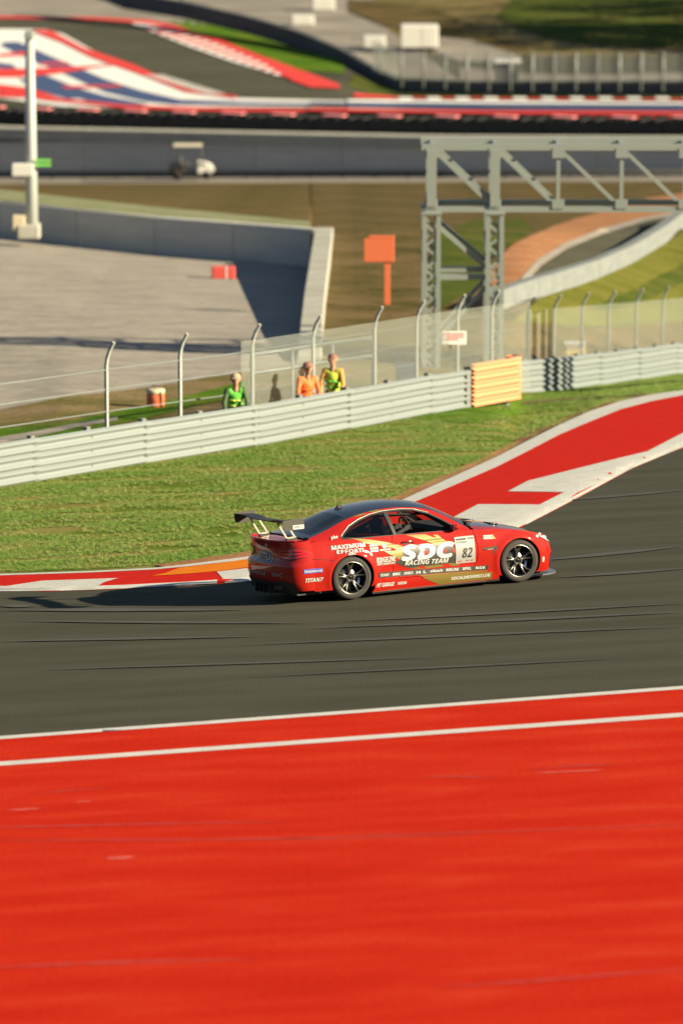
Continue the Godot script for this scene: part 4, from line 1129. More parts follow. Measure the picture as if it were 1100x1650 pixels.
func flat_text(text: String, serif := false) -> PackedVector3Array:
	var tm := TextMesh.new()
	var f := SystemFont.new()
	f.font_names = PackedStringArray(["Droid Serif" if serif else "Droid Sans"])
	f.font_weight = 700
	tm.font = f
	tm.font_size = 64
	tm.pixel_size = 0.01
	tm.depth = 0.0
	tm.curve_step = 3.0
	tm.text = text
	var a := tm.get_mesh_arrays()
	var v: PackedVector3Array = a[Mesh.ARRAY_VERTEX]
	var idx: Variant = a[Mesh.ARRAY_INDEX]
	var r := PackedVector3Array()
	if idx != null and idx.size():
		for i in idx: r.append(v[i])
	else: r = v
	return r
func print_text(text: String, a: Vector2, b: Vector2, h: float, lean: float, m: Material, off: float, place: Callable, grow := 0.0, shift := Vector2.ZERO) -> void:
	# text from a to b along the baseline, h high, laid on a surface
	var v := flat_text(text)
	var lo := Vector3(1e9, 1e9, 0)
	var hi := Vector3(-1e9, -1e9, 0)
	for p in v:
		lo = lo.min(p)
		hi = hi.max(p)
	var st := begin()
	var dir := (b - a)
	var up := Vector2(-dir.y, dir.x).normalized()
	for i in range(0, v.size(), 3):
		var q := []
		for k in 3:
			var p := v[i + k]
			var u := (p.x - lo.x) / (hi.x - lo.x)
			var w := (p.y - lo.y) / (hi.y - lo.y)
			u = (u - 0.5) * (1.0 + grow) + 0.5 + shift.x
			w = (w - 0.5) * (1.0 + grow * 2.0) + 0.5 + shift.y
			var at := a + dir * u + up * w * h + dir.normalized() * w * lean * h
			q.append(place.call(at.x, at.y, off))
		tri(st, q[0], q[1], q[2])
	cpart("lettering", done(st), m)
func side_text(text: String, x0: float, y0: float, x1: float, y1: float, hpx: float, lean: float, m: Material, off := 0.006, outline: Material = null) -> void:
	# from pixel (x0, y0) to (x1, y1) along the baseline
	var a := car_xy(x0, y0)
	var b := car_xy(x1, y1)
	var h := hpx / 104.0
	var f := func(x: float, y: float, o: float): return side_pt(x, y, o)
	if outline: print_text(text, a, b, h, lean, outline, off - 0.002, f, 0.05)
	print_text(text, a, b, h, lean, m, off, f)

func car_materials() -> void:
	var p := mat("car_red", lin(.29, .0075, .003), 0.6)
	p.metallic_specular = 0.2
	p.clearcoat_enabled = true
	p.clearcoat = 1.0
	p.clearcoat_roughness = 0.04
	p = mat("car_black", lin(.012, .012, .014), 0.25)
	p.clearcoat_enabled = true
	p.clearcoat = 1.0
	p.clearcoat_roughness = 0.03
	p = mat("carbon", lin(.02, .021, .024), 0.28)
	p.clearcoat_enabled = true
	p.clearcoat_roughness = 0.05
	p = mat("hood_carbon_sky_tint", lin(.055, .054, .068), 0.3)  # carbon with the sky's reflection put into a paler, bluish colour
	p.clearcoat_enabled = true
	p.clearcoat_roughness = 0.06
	mat("wing_black", lin(.012, .012, .013), 0.5)
	mat("splitter", lin(.085, .10, .13), 0.35)
	mat("trim", lin(.012, .012, .012), 0.55)
	mat("cabin", lin(.016, .016, .017), 0.8)
	mat("gold", lin(.165, .122, .026), 0.38, 0.3)
	mat("decal_white", lin(.46, .46, .45), 0.4)
	mat("decal_black", lin(.018, .017, .016), 0.4)
	mat("decal_grey", lin(.035, .033, .030), 0.4)
	mat("decal_silver", lin(.26, .26, .255), 0.4)
	mat("decal_blue", lin(.04, .06, .34), 0.4)
	mat("tyre", lin(.022, .021, .020), 0.8)
	mat("rim", lin(.17, .165, .15), 0.3, 0.9)
	mat("rim_lip", lin(.30, .28, .25), 0.28, 0.9)
	mat("rim_dark", lin(.05, .05, .05), 0.4, 0.7)
	mat("disc", lin(.16, .155, .15), 0.35, 0.9)
	mat("caliper", lin(.02, .035, .10), 0.4)
	mat("silver", lin(.36, .35, .31), 0.4, 0.5)
	mat("cage_red", lin(.50, .04, .03), 0.4)
	mat("seat_cloth", lin(.02, .02, .022), 0.9)
	mat("headrest", lin(.34, .16, .13), 0.7)
	mat("belt", lin(.34, .32, .26), 0.8)
	p = mat("glass_dark", Color(0.01, 0.012, 0.013, 0.80), 0.02)
	p.transparency = BaseMaterial3D.TRANSPARENCY_ALPHA
	p = mat("glass_dark_visor", Color(0.01, 0.01, 0.012, 1.0), 0.05)
	p = mat("glass_clear", Color(0.02, 0.025, 0.025, 0.25), 0.02)
	p.transparency = BaseMaterial3D.TRANSPARENCY_ALPHA
	p = mat("lamp_red", lin(.50, .010, .014), 0.12)
	p.clearcoat_enabled = true
	p.clearcoat_roughness = 0.03
	mat("lamp_dark", lin(.10, .004, .006), 0.2)
	p = mat("lens", lin(.55, .58, .60), 0.08, 0.4)
	p.clearcoat_enabled = true
	mat("decal_red", lin(.29, .0075, .003), 0.35)
	mat("end_plate", lin(.026, .024, .017), 0.6)
	mat("plate", lin(.30, .33, .33), 0.4)

func build_wheel(pos: Vector3, s: float) -> void:
	var w := Node3D.new()
	w.name = "wheel"
	car.add_child(w, true)
	w.position = pos
	w.scale = Vector3(1, 1, s)
	cpart("tyre", lathe([[.238, -.125], [.27, -.132], [.300, -.132], [.316, -.120], [.324, -.095], [.325, .0], [.324, .095], [.316, .120], [.300, .134], [.288, .135], [.284, .138], [.262, .138], [.250, .130], [.240, .125]], 56, true), M.tyre, w)
	cpart("rim_lip", lathe([[.240, .118], [.246, .128], [.243, .134], [.236, .134], [.230, .124], [.228, .110]], 56, true), M.rim_lip, w)
	cpart("barrel", lathe([[.228, .112], [.222, .06], [.214, -.02], [.220, -.12], [.238, -.126]], 48, true), M.rim_dark, w)
	# five forked spokes
	for i in 5:
		var st := begin(true)
		var a0 := TAU * i / 5 + 0.31
		for fork in [-1.0, 1.0]:
			var prev := []
			for k in 7:
				var t := k / 6.0
				var r := lerpf(0.045, 0.230, t)
				var a: float = a0 + fork * lerpf(0.10, 0.20, smoothstep(0.2, 1.0, t))
				var half := lerpf(0.018, 0.0135, t)
				var z := 0.062 + 0.052 * pow(t, 1.6) - 0.012 * sin(t * PI)
				var c := Vector3(cos(a), sin(a), 0) * r
				var tang := Vector3(-sin(a), cos(a), 0)
				var ring := [c - tang * half + Vector3(0, 0, z - 0.035), c - tang * half * 0.7 + Vector3(0, 0, z), c + tang * half * 0.7 + Vector3(0, 0, z), c + tang * half + Vector3(0, 0, z - 0.035)]
				if k:
					for j in 3: quad(st, prev[j], ring[j], ring[j + 1], prev[j + 1])
				prev = ring
		cpart("spoke", done(st), M.rim, w)
	cpart("hub", lathe([[.072, .02], [.070, .058], [.060, .066], [.046, .064], [.040, .050], [.030, .050], [.028, .070], [.016, .074], [0.0, .074]], 28, true), M.rim_dark, w)
	for i in 5:
		var a := TAU * i / 5
		cpart("wheel_nut", lathe([[.010, .060], [.010, .080], [.006, .083], [0, .083]], 8, true), M.silver, w, Transform3D(Basis(), Vector3(cos(a), sin(a), 0) * 0.052))
	cpart("brake_disc", lathe([[.05, .012], [.18, .012], [.183, .0], [.18, -.012], [.05, -.012]], 40, true), M.disc, w)
	var cal := grid(func(u: float, v: float):
		var a := lerpf(-0.45, 0.45, u) - 0.5
		var q: Array = [[.125, .035], [.125, .045], [.19, .045], [.197, .035], [.197, -.03]]
		var f := v * 4.0
		var i := mini(int(f), 3)
		var e := Vector2(q[i][0], q[i][1]).lerp(Vector2(q[i + 1][0], q[i + 1][1]), f - i)
		return Vector3(cos(a) * e.x, sin(a) * e.x, e.y), 8, 4)
	cpart("caliper", cal, M.caliper, w)

func hood_pt(b: float, t: float) -> Vector3:
	var top := lerpf(0.715, 0.635, cos(b))
	var e := nose_pt(b, top)
	var x := lerpf(2.10, e.x, t)
	var xs := minf(x, 3.16)
	var s := smooth_table(SHOULDER, x)
	var zf := lerpf(b / (PI * 0.5), e.z / hw(3.16, top), smoothstep(0.0, 1.0, t))
	var y := s + smooth_table([[2.0, .085], [2.4, .075], [2.8, .055], [3.2, .035], [3.6, .02]], x) * (1.0 - pow(absf(zf), 2.4))
	return Vector3(x, lerpf(y, top, smoothstep(0.72, 1.0, t)), zf * hw(xs, minf(s, 0.9)))
func deck_pt(b: float, t: float) -> Vector3:
	var e := tail_pt(b, 0.925)
	var x := lerpf(-0.36, e.x, t)
	var xs := maxf(x, -0.60)
	var s := smooth_table(SHOULDER, x)
	var zf := lerpf(b / (PI * 0.5), e.z / hw(-0.60, 0.925), smoothstep(0.0, 1.0, t))
	var y := s + 0.062 * (1.0 - pow(absf(zf), 3.0))
	return Vector3(x, lerpf(y, 0.925, smoothstep(0.6, 1.0, t)) + 0.018 * exp(-pow((t - 0.97) / 0.05, 2.0)), zf * hw(xs, lerpf(s, 0.925, t)))

func build_car() -> void:
	car_materials()
	car = thing("racing_coupe", "red two-door racing coupe with gold livery, number 82 and black rear wing", "car")
	car.transform = Transform3D(Basis(CAR_F, UPN, CAR_R), CAR_O)
	# --- lower body sides with wheel arches, doors cut out
	var outer := PackedVector2Array()
	outer.append(Vector2(-0.60, 0.17))
	for xa in [0.0, WB]:
		var a0 := asin((HUB - (0.17 if xa == 0.0 else 0.13)) / ARCH)
		for i in 25:
			var a := lerpf(PI + a0, -a0, i / 24.0)
			outer.append(Vector2(xa + ARCH * cos(a), HUB + ARCH * sin(a)))
	outer.append(Vector2(3.16, 0.13))
	for i in 48:
		var x := 3.16 - 3.76 * i / 47.0
		outer.append(Vector2(x, smooth_table(SHOULDER, x)))
	var door := pv([[0.735, .90], [0.70, .70], [0.665, .52], [0.70, .36], [0.80, .245], [2.02, .235], [2.10, .40], [2.115, .62], [2.06, .90]])
	var door_cut: PackedVector2Array = Geometry2D.offset_polygon(door, 0.004)[0]
	both("body_side", outer, [door_cut], M.car_red)
	var door_in: Array = Geometry2D.intersect_polygons(Geometry2D.offset_polygon(door, -0.003)[0], outer)
	both("door", door_in[0], [], M.car_red)
	both("seam", door_in[0], [], M.trim, false, -0.02)
	# rear bumper seam
	# --- nose and tail shells, hood, deck
	cpart("front_bumper", grid(func(u: float, v: float): return nose_pt(lerpf(-PI / 2, PI / 2, u), lerpf(0.13, lerpf(0.715, 0.635, cos(lerpf(-PI / 2, PI / 2, u))), v)), 48, 18), M.car_red)
	cpart("rear_bumper", grid(func(u: float, v: float): return tail_pt(lerpf(PI / 2, -PI / 2, u), lerpf(0.19, 0.925, v)), 64, 30), M.car_red)
	for s in [1.0, -1.0]:
		cpart("fender_top", grid(func(u: float, v: float): return hood_pt(s * PI * 0.5 * lerpf(0.80, 1.0, u), v), 5, 30, true, s > 0), M.car_red)
	cpart("hood", grid(func(u: float, v: float): return hood_pt(PI * 0.5 * lerpf(-0.795, 0.795, u), lerpf(0.0, 0.93, v)), 26, 30), M.hood_carbon_sky_tint)
	cpart("nose_strip", grid(func(u: float, v: float): return hood_pt(PI * 0.5 * lerpf(-0.8, 0.8, u), lerpf(0.935, 1.0, v)), 26, 4), M.car_red)
	cpart("trunk_lid", grid(func(u: float, v: float): return deck_pt(PI * 0.5 * lerpf(-0.90, 0.90, u), v), 26, 18, true, true), M.car_red)
	for s in [1.0, -1.0]:
		cpart("quarter_top", grid(func(u: float, v: float): return deck_pt(s * PI * 0.5 * lerpf(0.865, 1.0, u), v), 4, 18, true, s < 0), M.car_red)
	# hood vents
	for s in [1.0, -1.0]:
		for k in 3:
			var c := hood_pt(s * 0.62, 0.34 + 0.035 * k) + Vector3(0, 0.006, 0)
			cpart("hood_vent", bevel_box(c, Vector3(0.030, 0.016, 0.26), 0.004, Basis().rotated(Vector3(0, 0, 1), 0.35)), M.silver if k == 1 else M.trim)
	cpart("hood_scoop", bevel_box(Vector3(2.14, 0.945, 0), Vector3(0.10, 0.03, 1.15), 0.01), M.trim)
	# --- greenhouse
	var frame := PackedVector2Array()
	for i in 40: 
		var x := lerpf(-0.60, 2.04, i / 39.0)
		frame.append(Vector2(x, smooth_table(SHOULDER, x) - 0.006))
	for i in 40:
		var x := lerpf(2.04, -0.60, i / 39.0)
		frame.append(Vector2(x, maxf(smooth_table(CANT_Y, x), smooth_table(SHOULDER, x) + 0.012)))
	var quarter := pv([[0.0, .912], [-0.07, .935], [-0.03, .965], [0.10, 1.055], [0.28, 1.135], [0.48, 1.195], [0.70, 1.225], [0.735, 1.05], [0.765, .897]])
	var side_window := pv([[0.82, .895], [0.79, 1.05], [0.765, 1.230], [1.0, 1.232], [1.2, 1.212], [1.42, 1.145], [1.62, 1.035], [1.80, .915], [1.82, .885]])
	both("cabin_frame", frame, [quarter, side_window], M.car_red, true)
	var surround := pv([[-0.05, .893], [-0.11, .93], [-0.06, .978], [0.08, 1.075], [0.27, 1.157], [0.48, 1.216], [0.70, 1.246], [1.0, 1.252], [1.21, 1.230], [1.44, 1.160], [1.65, 1.045], [1.86, .905], [1.86, .878], [1.4, .880], [0.8, .889]])
	both("window_frame", surround, [quarter, side_window], M.trim, true, 0.004)
	both("inner_lining", frame, [quarter, side_window], M.cabin, true, -0.03)
	both("quarter_window", quarter, [], M.glass_dark, true, -0.006)
	var chrome := []
	for p in [[-0.105, .935], [-0.055, .982], [0.08, 1.079], [0.27, 1.161], [0.48, 1.220], [0.70, 1.250], [1.0, 1.256], [1.21, 1.234], [1.44, 1.164]]:
		chrome.append(Vector3(p[0], p[1], glass_z(p[0], p[1])) + glass_normal(p[0], p[1]) * 0.004)
	cpart("window_trim", tube(chrome, 0.007, 6), M.silver)
	var arch_pt := func(u: float, x: float, rise: float, bow: float):
		return Vector3(x + bow * (1.0 - u * u), smooth_table(CANT_Y, clampf(x, -0.66, 2.06)) + rise * (1.0 - pow(absf(u), 2.3)), smooth_table(CANT_Z, clampf(x, -0.66, 2.06)) * u)
	cpart("roof", grid(func(u: float, v: float): return arch_pt.call(u * 2 - 1, lerpf(0.20, 1.44, v), lerpf(0.070, 0.080, v), lerpf(-0.03, 0.05, v)), 24, 26, true, true), M.car_black)
	cpart("windscreen", grid(func(u: float, v: float): return arch_pt.call(u * 2 - 1, lerpf(1.45, 2.05, v), lerpf(0.080, 0.05, v), lerpf(0.05, 0.20, v)), 24, 16, true, true), M.glass_clear)
	cpart("rear_window", grid(func(u: float, v: float): return arch_pt.call((u * 2 - 1) * 0.86, lerpf(-0.50, 0.10, v), lerpf(0.035, 0.065, v), lerpf(-0.05, -0.03, v)), 22, 14, true, true), M.glass_dark)
	for s in [1.0, -1.0]:
		cpart("rear_pillar", grid(func(u: float, v: float): return arch_pt.call(s * lerpf(0.86, 1.0, u), lerpf(-0.58, 0.20, v), lerpf(0.030, 0.070, v), lerpf(-0.05, -0.03, v)), 4, 16, true, s > 0), M.car_black)
	cpart("rear_glass_band", grid(func(u: float, v: float): return arch_pt.call((u * 2 - 1) * 0.86, lerpf(0.10, 0.20, v), lerpf(0.065, 0.070, v), -0.03), 22, 4, true, true), M.car_black)
	cpart("rear_glass_band", grid(func(u: float, v: float): return arch_pt.call((u * 2 - 1) * 0.86, lerpf(-0.62, -0.50, v), lerpf(0.028, 0.035, v), -0.05), 22, 4, true, true), M.car_black)
	var fin := grid(func(u: float, v: float):
		var a := u * TAU
		return Vector3(0.27 + 0.10 * cos(a) * (1 - 0.75 * v) - 0.03 * v, 1.275 + 0.062 * v, 0.028 * sin(a) * (1 - 0.8 * v)), 16, 6)
	cpart("antenna_fin", fin, M.car_black)
	# gold bands over the roof rail
	for g in [[0.20, 0.36], [0.46, 0.62]]:
		var st := grid(func(u: float, v: float):
			var x := lerpf(g[0], g[1], u) + 0.10 * v
			var y := lerpf(smooth_table(CANT_Y, x), smooth_table(CANT_Y, x) - 0.026, v)
			return Vector3(x, y, glass_z(x, y)) + glass_normal(x, y) * 0.004, 6, 3)
		cpart("gold_band", st, M.gold)
	# --- cabin
	var tub := begin()
	add_box(tub, Vector3(0.75, 0.19, 0), Vector3(2.9, 0.05, 1.40))
	add_box(tub, Vector3(2.12, 0.50, 0), Vector3(0.05, 0.62, 1.44))
	add_box(tub, Vector3(-0.33, 0.50, 0), Vector3(0.05, 0.72, 1.30))
	add_box(tub, Vector3(0.75, 0.50, 0.70), Vector3(2.6, 0.62, 0.04))
	add_box(tub, Vector3(0.75, 0.50, -0.70), Vector3(2.6, 0.62, 0.04))
	cpart("cabin_tub", done(tub), M.cabin)
	cpart("parcel_shelf", bevel_box(Vector3(-0.14, 0.87, 0), Vector3(0.56, 0.04, 1.3), 0.01), M.cabin)
	cpart("dashboard", bevel_box(Vector3(1.86, 0.80, 0), Vector3(0.46, 0.24, 1.38), 0.06), M.cabin)
	for s in [1.0, -1.0]:
		var seat := Node3D.new()
		seat.name = "seat"
		car.add_child(seat, true)
		seat.position = Vector3(0.92, 0.22, s * 0.36)
		cpart("cushion", bevel_box(Vector3(0.12, 0.16, 0), Vector3(0.5, 0.16, 0.46), 0.05), M.seat_cloth, seat)
		var shell := grid(func(u: float, v: float):
			var a := lerpf(-1.3, 1.3, u)
			var wide := lerpf(0.27, 0.20, v)
			return Vector3(-0.12 - 0.24 * v + 0.15 * (1 - cos(a)) * lerpf(1.0, 1.2, v), 0.12 + 0.80 * v, wide * sin(a) / 0.96), 12, 10)
		cpart("backrest", shell, M.seat_cloth, seat)
		cpart("headrest", bevel_box(Vector3(-0.27, 0.90, 0), Vector3(0.09, 0.21, 0.25), 0.035), M.headrest, seat)
		for e in [-0.08, 0.08]:
			cpart("harness_strap", tube([Vector3(-0.22, 0.78, e), Vector3(-0.10, 0.60, e * 0.9), Vector3(0.0, 0.36, e * 0.7)], 0.022, 6), M.belt, seat)
	var sw := begin(true)
	var ring := []
	for i in 21:
		var a := TAU * i / 20.0
		ring.append(Vector3(1.52 - 0.06 * sin(a), 0.86 + 0.165 * sin(a), -0.36 + 0.175 * cos(a)))
	add_tube(sw, ring, 0.016, 6)
	cpart("steering_wheel", done(sw), M.cabin)
	var hoop := [Vector3(0.66, 0.25, 0.62), Vector3(0.64, 0.85, 0.62), Vector3(0.60, 1.17, 0.50), Vector3(0.60, 1.26, 0.34), Vector3(0.60, 1.27, 0), Vector3(0.60, 1.26, -0.34), Vector3(0.60, 1.17, -0.50), Vector3(0.64, 0.85, -0.62), Vector3(0.66, 0.25, -0.62)]
	cpart("cage_hoop", tube(hoop, 0.024, 8), M.cabin)
	for s in [1.0, -1.0]:
		cpart("cage_stay", tube([Vector3(0.56, 1.16, s * 0.50), Vector3(-0.16, 0.88, s * 0.56)], 0.022, 8), M.cage_red)
		cpart("cage_bar", tube([Vector3(0.60, 1.17, s * 0.50), Vector3(1.40, 1.15, s * 0.52), Vector3(1.92, 0.82, s * 0.64), Vector3(1.95, 0.3, s * 0.64)], 0.022, 8), M.cabin)
	cpart("cage_stay", tube([Vector3(0.62, 0.9, 0.60), Vector3(-0.14, 0.90, -0.4)], 0.020, 8), M.cage_red)
	cpart("rear_view_mirror", bevel_box(Vector3(1.42, 1.18, 0), Vector3(0.04, 0.07, 0.24), 0.015), M.cabin)
	# --- underbody, wheel wells
	cpart("underbody", bevel_box(Vector3(1.1, 0.14, 0), Vector3(3.9, 0.05, 1.50), 0.01), M.trim)
	for xa in [0.0, WB]:
		for s in [1.0, -1.0]:
			cpart("wheel_well", grid(func(u: float, v: float):
				var a := lerpf(-0.5, PI + 0.5, u)
				var prof: Array = [[0.10, 0.52], [0.35, 0.52], [0.365, 0.56], [0.355, 0.885]]
				var f := v * 3.0
				var i := mini(int(f), 2)
				var e := Vector2(prof[i][0], prof[i][1]).lerp(Vector2(prof[i + 1][0], prof[i + 1][1]), f - i)
				return Vector3(xa + cos(a) * e.x, HUB + sin(a) * e.x, e.y * s), 24, 6, true), M.trim)
			build_wheel(Vector3(xa, HUB, s * 0.775), s)
	# --- side skirts
	var skirt := pv([[0.33, .075], [0.37, .135], [0.36, .20], [0.80, .21], [1.6, .205], [2.40, .215], [2.45, .14], [2.46, .085]])
	both("side_skirt", skirt, [], M.car_red, false, 0.014)
	var blade := pv([[0.33, .055], [0.33, .080], [2.46, .088], [2.46, .060]])
	both("skirt_blade", blade, [], M.trim, false, 0.028)
	cpart("skirt_floor", box(Vector3(1.4, 0.072, 0), Vector3(2.1, 0.012, 1.74)), M.trim)
	# --- mirrors
	for s in [1.0, -1.0]:
		var mi := Node3D.new()
		mi.name = "wing_mirror"
		car.add_child(mi, true)
		mi.position = Vector3(1.74, 0.93, s * 0.87)
		mi.scale = Vector3.ONE * 0.8
		var cap := grid(func(u: float, v: float):
			var a := u * TAU
			var q := v * PI
			var r := pow(sin(q), 0.7)
			return Vector3(-0.05 + 0.16 * (0.5 - 0.5 * cos(q)), 0.062 * r * sin(a), 0.105 * r * cos(a)), 20, 10)
		cpart("housing", cap, M.car_red, mi)
		cpart("mirror_glass", box(Vector3(-0.032, 0.0, 0), Vector3(0.006, 0.085, 0.15)), M.disc, mi)
		cpart("arm", bevel_box(Vector3(0.03, -0.055, -s * 0.09), Vector3(0.07, 0.03, 0.14), 0.01), M.trim, mi)
	# --- lamps
	for s in [1.0, -1.0]:
		var tl := Node3D.new()
		tl.name = "tail_light"
		car.add_child(tl, true)
		var lamp := pv([[0.36, .70], [0.38, .775], [0.7, .812], [1.1, .828], [1.36, .800], [1.56, .742], [1.3, .700], [0.9, .672], [0.55, .672]])
		cpart("lens", sheet(lamp, [], func(b: float, y: float): return tail_pt(b * s, y, 0.012), Vector2(0.08, 0.02), null, s < 0), M.lamp_red, tl)
		cpart("inner_band", sheet(pv([[0.42, .715], [0.9, .705], [1.35, .735], [1.36, .745], [0.9, .722], [0.42, .730]]), [], func(b: float, y: float): return tail_pt(b * s, y, 0.016), Vector2(0.08, 0.02), null, s < 0), M.lamp_dark, tl)
		cpart("inner_band", sheet(pv([[0.42, .755], [0.9, .775], [1.35, .770], [1.34, .780], [0.9, .790], [0.42, .768]]), [], func(b: float, y: float): return tail_pt(b * s, y, 0.016), Vector2(0.08, 0.02), null, s < 0), M.lamp_dark, tl)
		cpart("lamp_frame", sheet(pv([[0.33, .69], [0.35, .785], [0.7, .822], [1.1, .838], [1.38, .81], [1.565, .742], [1.3, .69], [0.9, .660], [0.5, .660]]), [], func(b: float, y: float): return tail_pt(b * s, y, 0.007), Vector2(0.08, 0.02), null, s < 0), M.trim, tl)
		var hl := Node3D.new()
		hl.name = "headlight"
		car.add_child(hl, true)
		var lens := pv([[1.56, .672], [1.30, .668], [0.95, .645], [0.72, .605], [0.66, .55], [0.74, .525], [1.0, .555], [1.3, .61]])
		cpart("lens", sheet(lens, [], func(b: float, y: float): return nose_pt(b * s, y, 0.010), Vector2(0.08, 0.02), null, s > 0), M.lens, hl)
		cpart("lamp_ring", sheet(pv([[1.05, .585], [0.98, .60], [0.98, .625], [1.05, .64], [1.14, .63], [1.14, .60]]), [], func(b: float, y: float): return nose_pt(b * s, y, 0.014), Vector2(0.08, 0.02), null, s > 0), M.trim, hl)
		# kidney grille halves and lower intakes
		cpart("grille", sheet(pv([[0.04, .45], [0.04, .60], [0.32, .595], [0.36, .48], [0.30, .44]]), [], func(b: float, y: float): return nose_pt(b * s, y, 0.010), Vector2(0.06, 0.02), null, s > 0), M.trim)
		cpart("air_intake", sheet(pv([[0.5, .17], [0.5, .34], [1.05, .40], [1.18, .30], [1.1, .18]]), [], func(b: float, y: float): return nose_pt(b * s, y, 0.006), Vector2(0.06, 0.02), null, s > 0), M.trim)
	# --- splitter and canards
	var split := begin()
	var rim_pts := []
	for i in 25:
		var b := lerpf(-PI / 2, PI / 2, i / 24.0)
		var p := nose_pt(b, 0.13)
		rim_pts.append(Vector3(3.10 + (p.x - 3.16) * 1.30 + 0.09, 0.085, p.z * 1.03))
	for i in 24:
		var a: Vector3 = rim_pts[i]
		var b: Vector3 = rim_pts[i + 1]
		var dn := Vector3(0, -0.018, 0)
		var ca := Vector3(2.95, 0.085, a.z)
		var cb := Vector3(2.95, 0.085, b.z)
		quad(split, ca, cb, b, a)
		quad(split, ca + dn, a + dn, b + dn, cb + dn)
		quad(split, a, b, b + dn, a + dn)
	cpart("front_splitter", done(split), M.splitter)
	# --- rear: diffuser, exhausts, plate
	cpart("diffuser", sheet(pv([[-1.02, .165], [-1.02, .30], [-0.62, .36], [-0.3, .33], [0.3, .33], [0.62, .36], [1.02, .30], [1.02, .165]]), [], func(b: float, y: float): return tail_pt(b, y, 0.012), Vector2(0.08, 0.03), null, false), M.trim)
	for z in [-0.5, -0.37, 0.37, 0.5]:
		cpart("exhaust_tip", lathe([[.030, 0.0], [.040, 0.0], [.042, .01], [.042, .12], [.034, .12], [.030, .02]], 18, true), M.rim_dark, null, Transform3D(Basis(Vector3(0, 0, 1), Vector3(0, 1, 0), Vector3(-1, 0, 0)), Vector3(-0.91, 0.235, z)))
	for z in [-0.24, -0.08, 0.08, 0.24]:
		cpart("diffuser_fin", bevel_box(Vector3(-0.95, 0.20, z), Vector3(0.28, 0.13, 0.012), 0.004), M.trim)
	var ln := Node3D.new()
	ln.name = "license_plate"
	car.add_child(ln, true)
	var place := func(x: float, y: float, o: float): return tail_pt(asin(clampf(pow(absf(x) / 0.88, 1.6), 0.0, 0.999)) * signf(x), y, o)
	cpart("recess", sheet(pv([[-0.34, .60], [-0.27, .765], [0.27, .765], [0.34, .60]]), [], func(x: float, y: float): return place.call(x, y, 0.006), Vector2(0.05, 0.03), null, true), M.car_black, ln)
	cpart("bracket", sheet(pv([[-0.235, .615], [-0.22, .755], [0.22, .755], [0.235, .615]]), [], func(x: float, y: float): return place.call(x, y, 0.012), Vector2(0.05, 0.03), null, true), M.decal_silver, ln)
	cpart("plate", box(Vector3(-1.022, 0.685, 0), Vector3(0.012, 0.125, 0.26)), M.plate, ln)
	for k in 2: cpart("plate_print", box(Vector3(-1.0295, 0.70 - 0.045 * k, 0), Vector3(0.004, 0.028, 0.2)), M.decal_grey, ln)
	print_text("SOCALDRIVERSCLUB", Vector2(-0.66, 0.405), Vector2(0.14, 0.405), 0.05, 0.0, M.decal_silver, 0.01, func(x: float, y: float, o: float): return place.call(x, y, o))
	print_text("SDC", Vector2(0.36, 0.41), Vector2(0.62, 0.41), 0.055, 0.2, M.decal_silver, 0.01, func(x: float, y: float, o: float): return place.call(x, y, o))
	cpart("badge", lathe([[0.0, 0.006], [.032, .006], [.036, 0.0]], 20, true), M.decal_silver, null, Transform3D(Basis(Vector3(0, 0, 1), Vector3(0, 1, 0), Vector3(-1, 0, 0)), tail_pt(0.02, 0.845, 0.004)))
	cpart("trunk_lip", tube(range(-12, 13).map(func(i): return tail_pt(i * 0.105, 0.925, 0.004) + Vector3(0, 0.012, 0)), 0.014, 6), M.car_red)
	# rear bumper seam, door handle, fender vent
	cpart("bumper_seam", tube(range(0, 9).map(func(i): return side_pt(-0.62 + 0.047 * i, 0.66 - 0.006 * i, 0.001)), 0.0035, 4), M.trim)
	for s in [1.0, -1.0]:
		var fx := Transform3D(Basis(Vector3(1, 0, 0), Vector3(0, 1, 0), Vector3(0, 0, s)), Vector3.ZERO)
		cpart("door_handle", tube([side_pt(0.86, .768, -0.004), side_pt(0.88, .772, 0.026), side_pt(1.04, .766, 0.026), side_pt(1.06, .760, -0.004)], 0.013, 8), M.car_red, null, fx)
		cpart("handle_recess", sheet(pv([[0.86, .752], [0.88, .788], [1.02, .785], [1.03, .748]]), [], func(x: float, y: float): return side_pt(x, y, 0.003), Vector2(0.05, 0.03)), M.trim, null, fx)
		cpart("fender_vent", sheet(pv([[2.20, .575], [2.42, .590], [2.44, .570], [2.35, .47], [2.335, .475], [2.38, .555], [2.20, .555]]), [], func(x: float, y: float): return side_pt(x, y, 0.004), Vector2(0.04, 0.03)), M.trim, null, fx)
		cpart("vent_blade", tube([side_pt(2.21, .545, 0.006), side_pt(2.36, .55, 0.008)], 0.006, 6), M.silver, null, fx)
	# --- rear wing
	build_wing()
	build_livery()

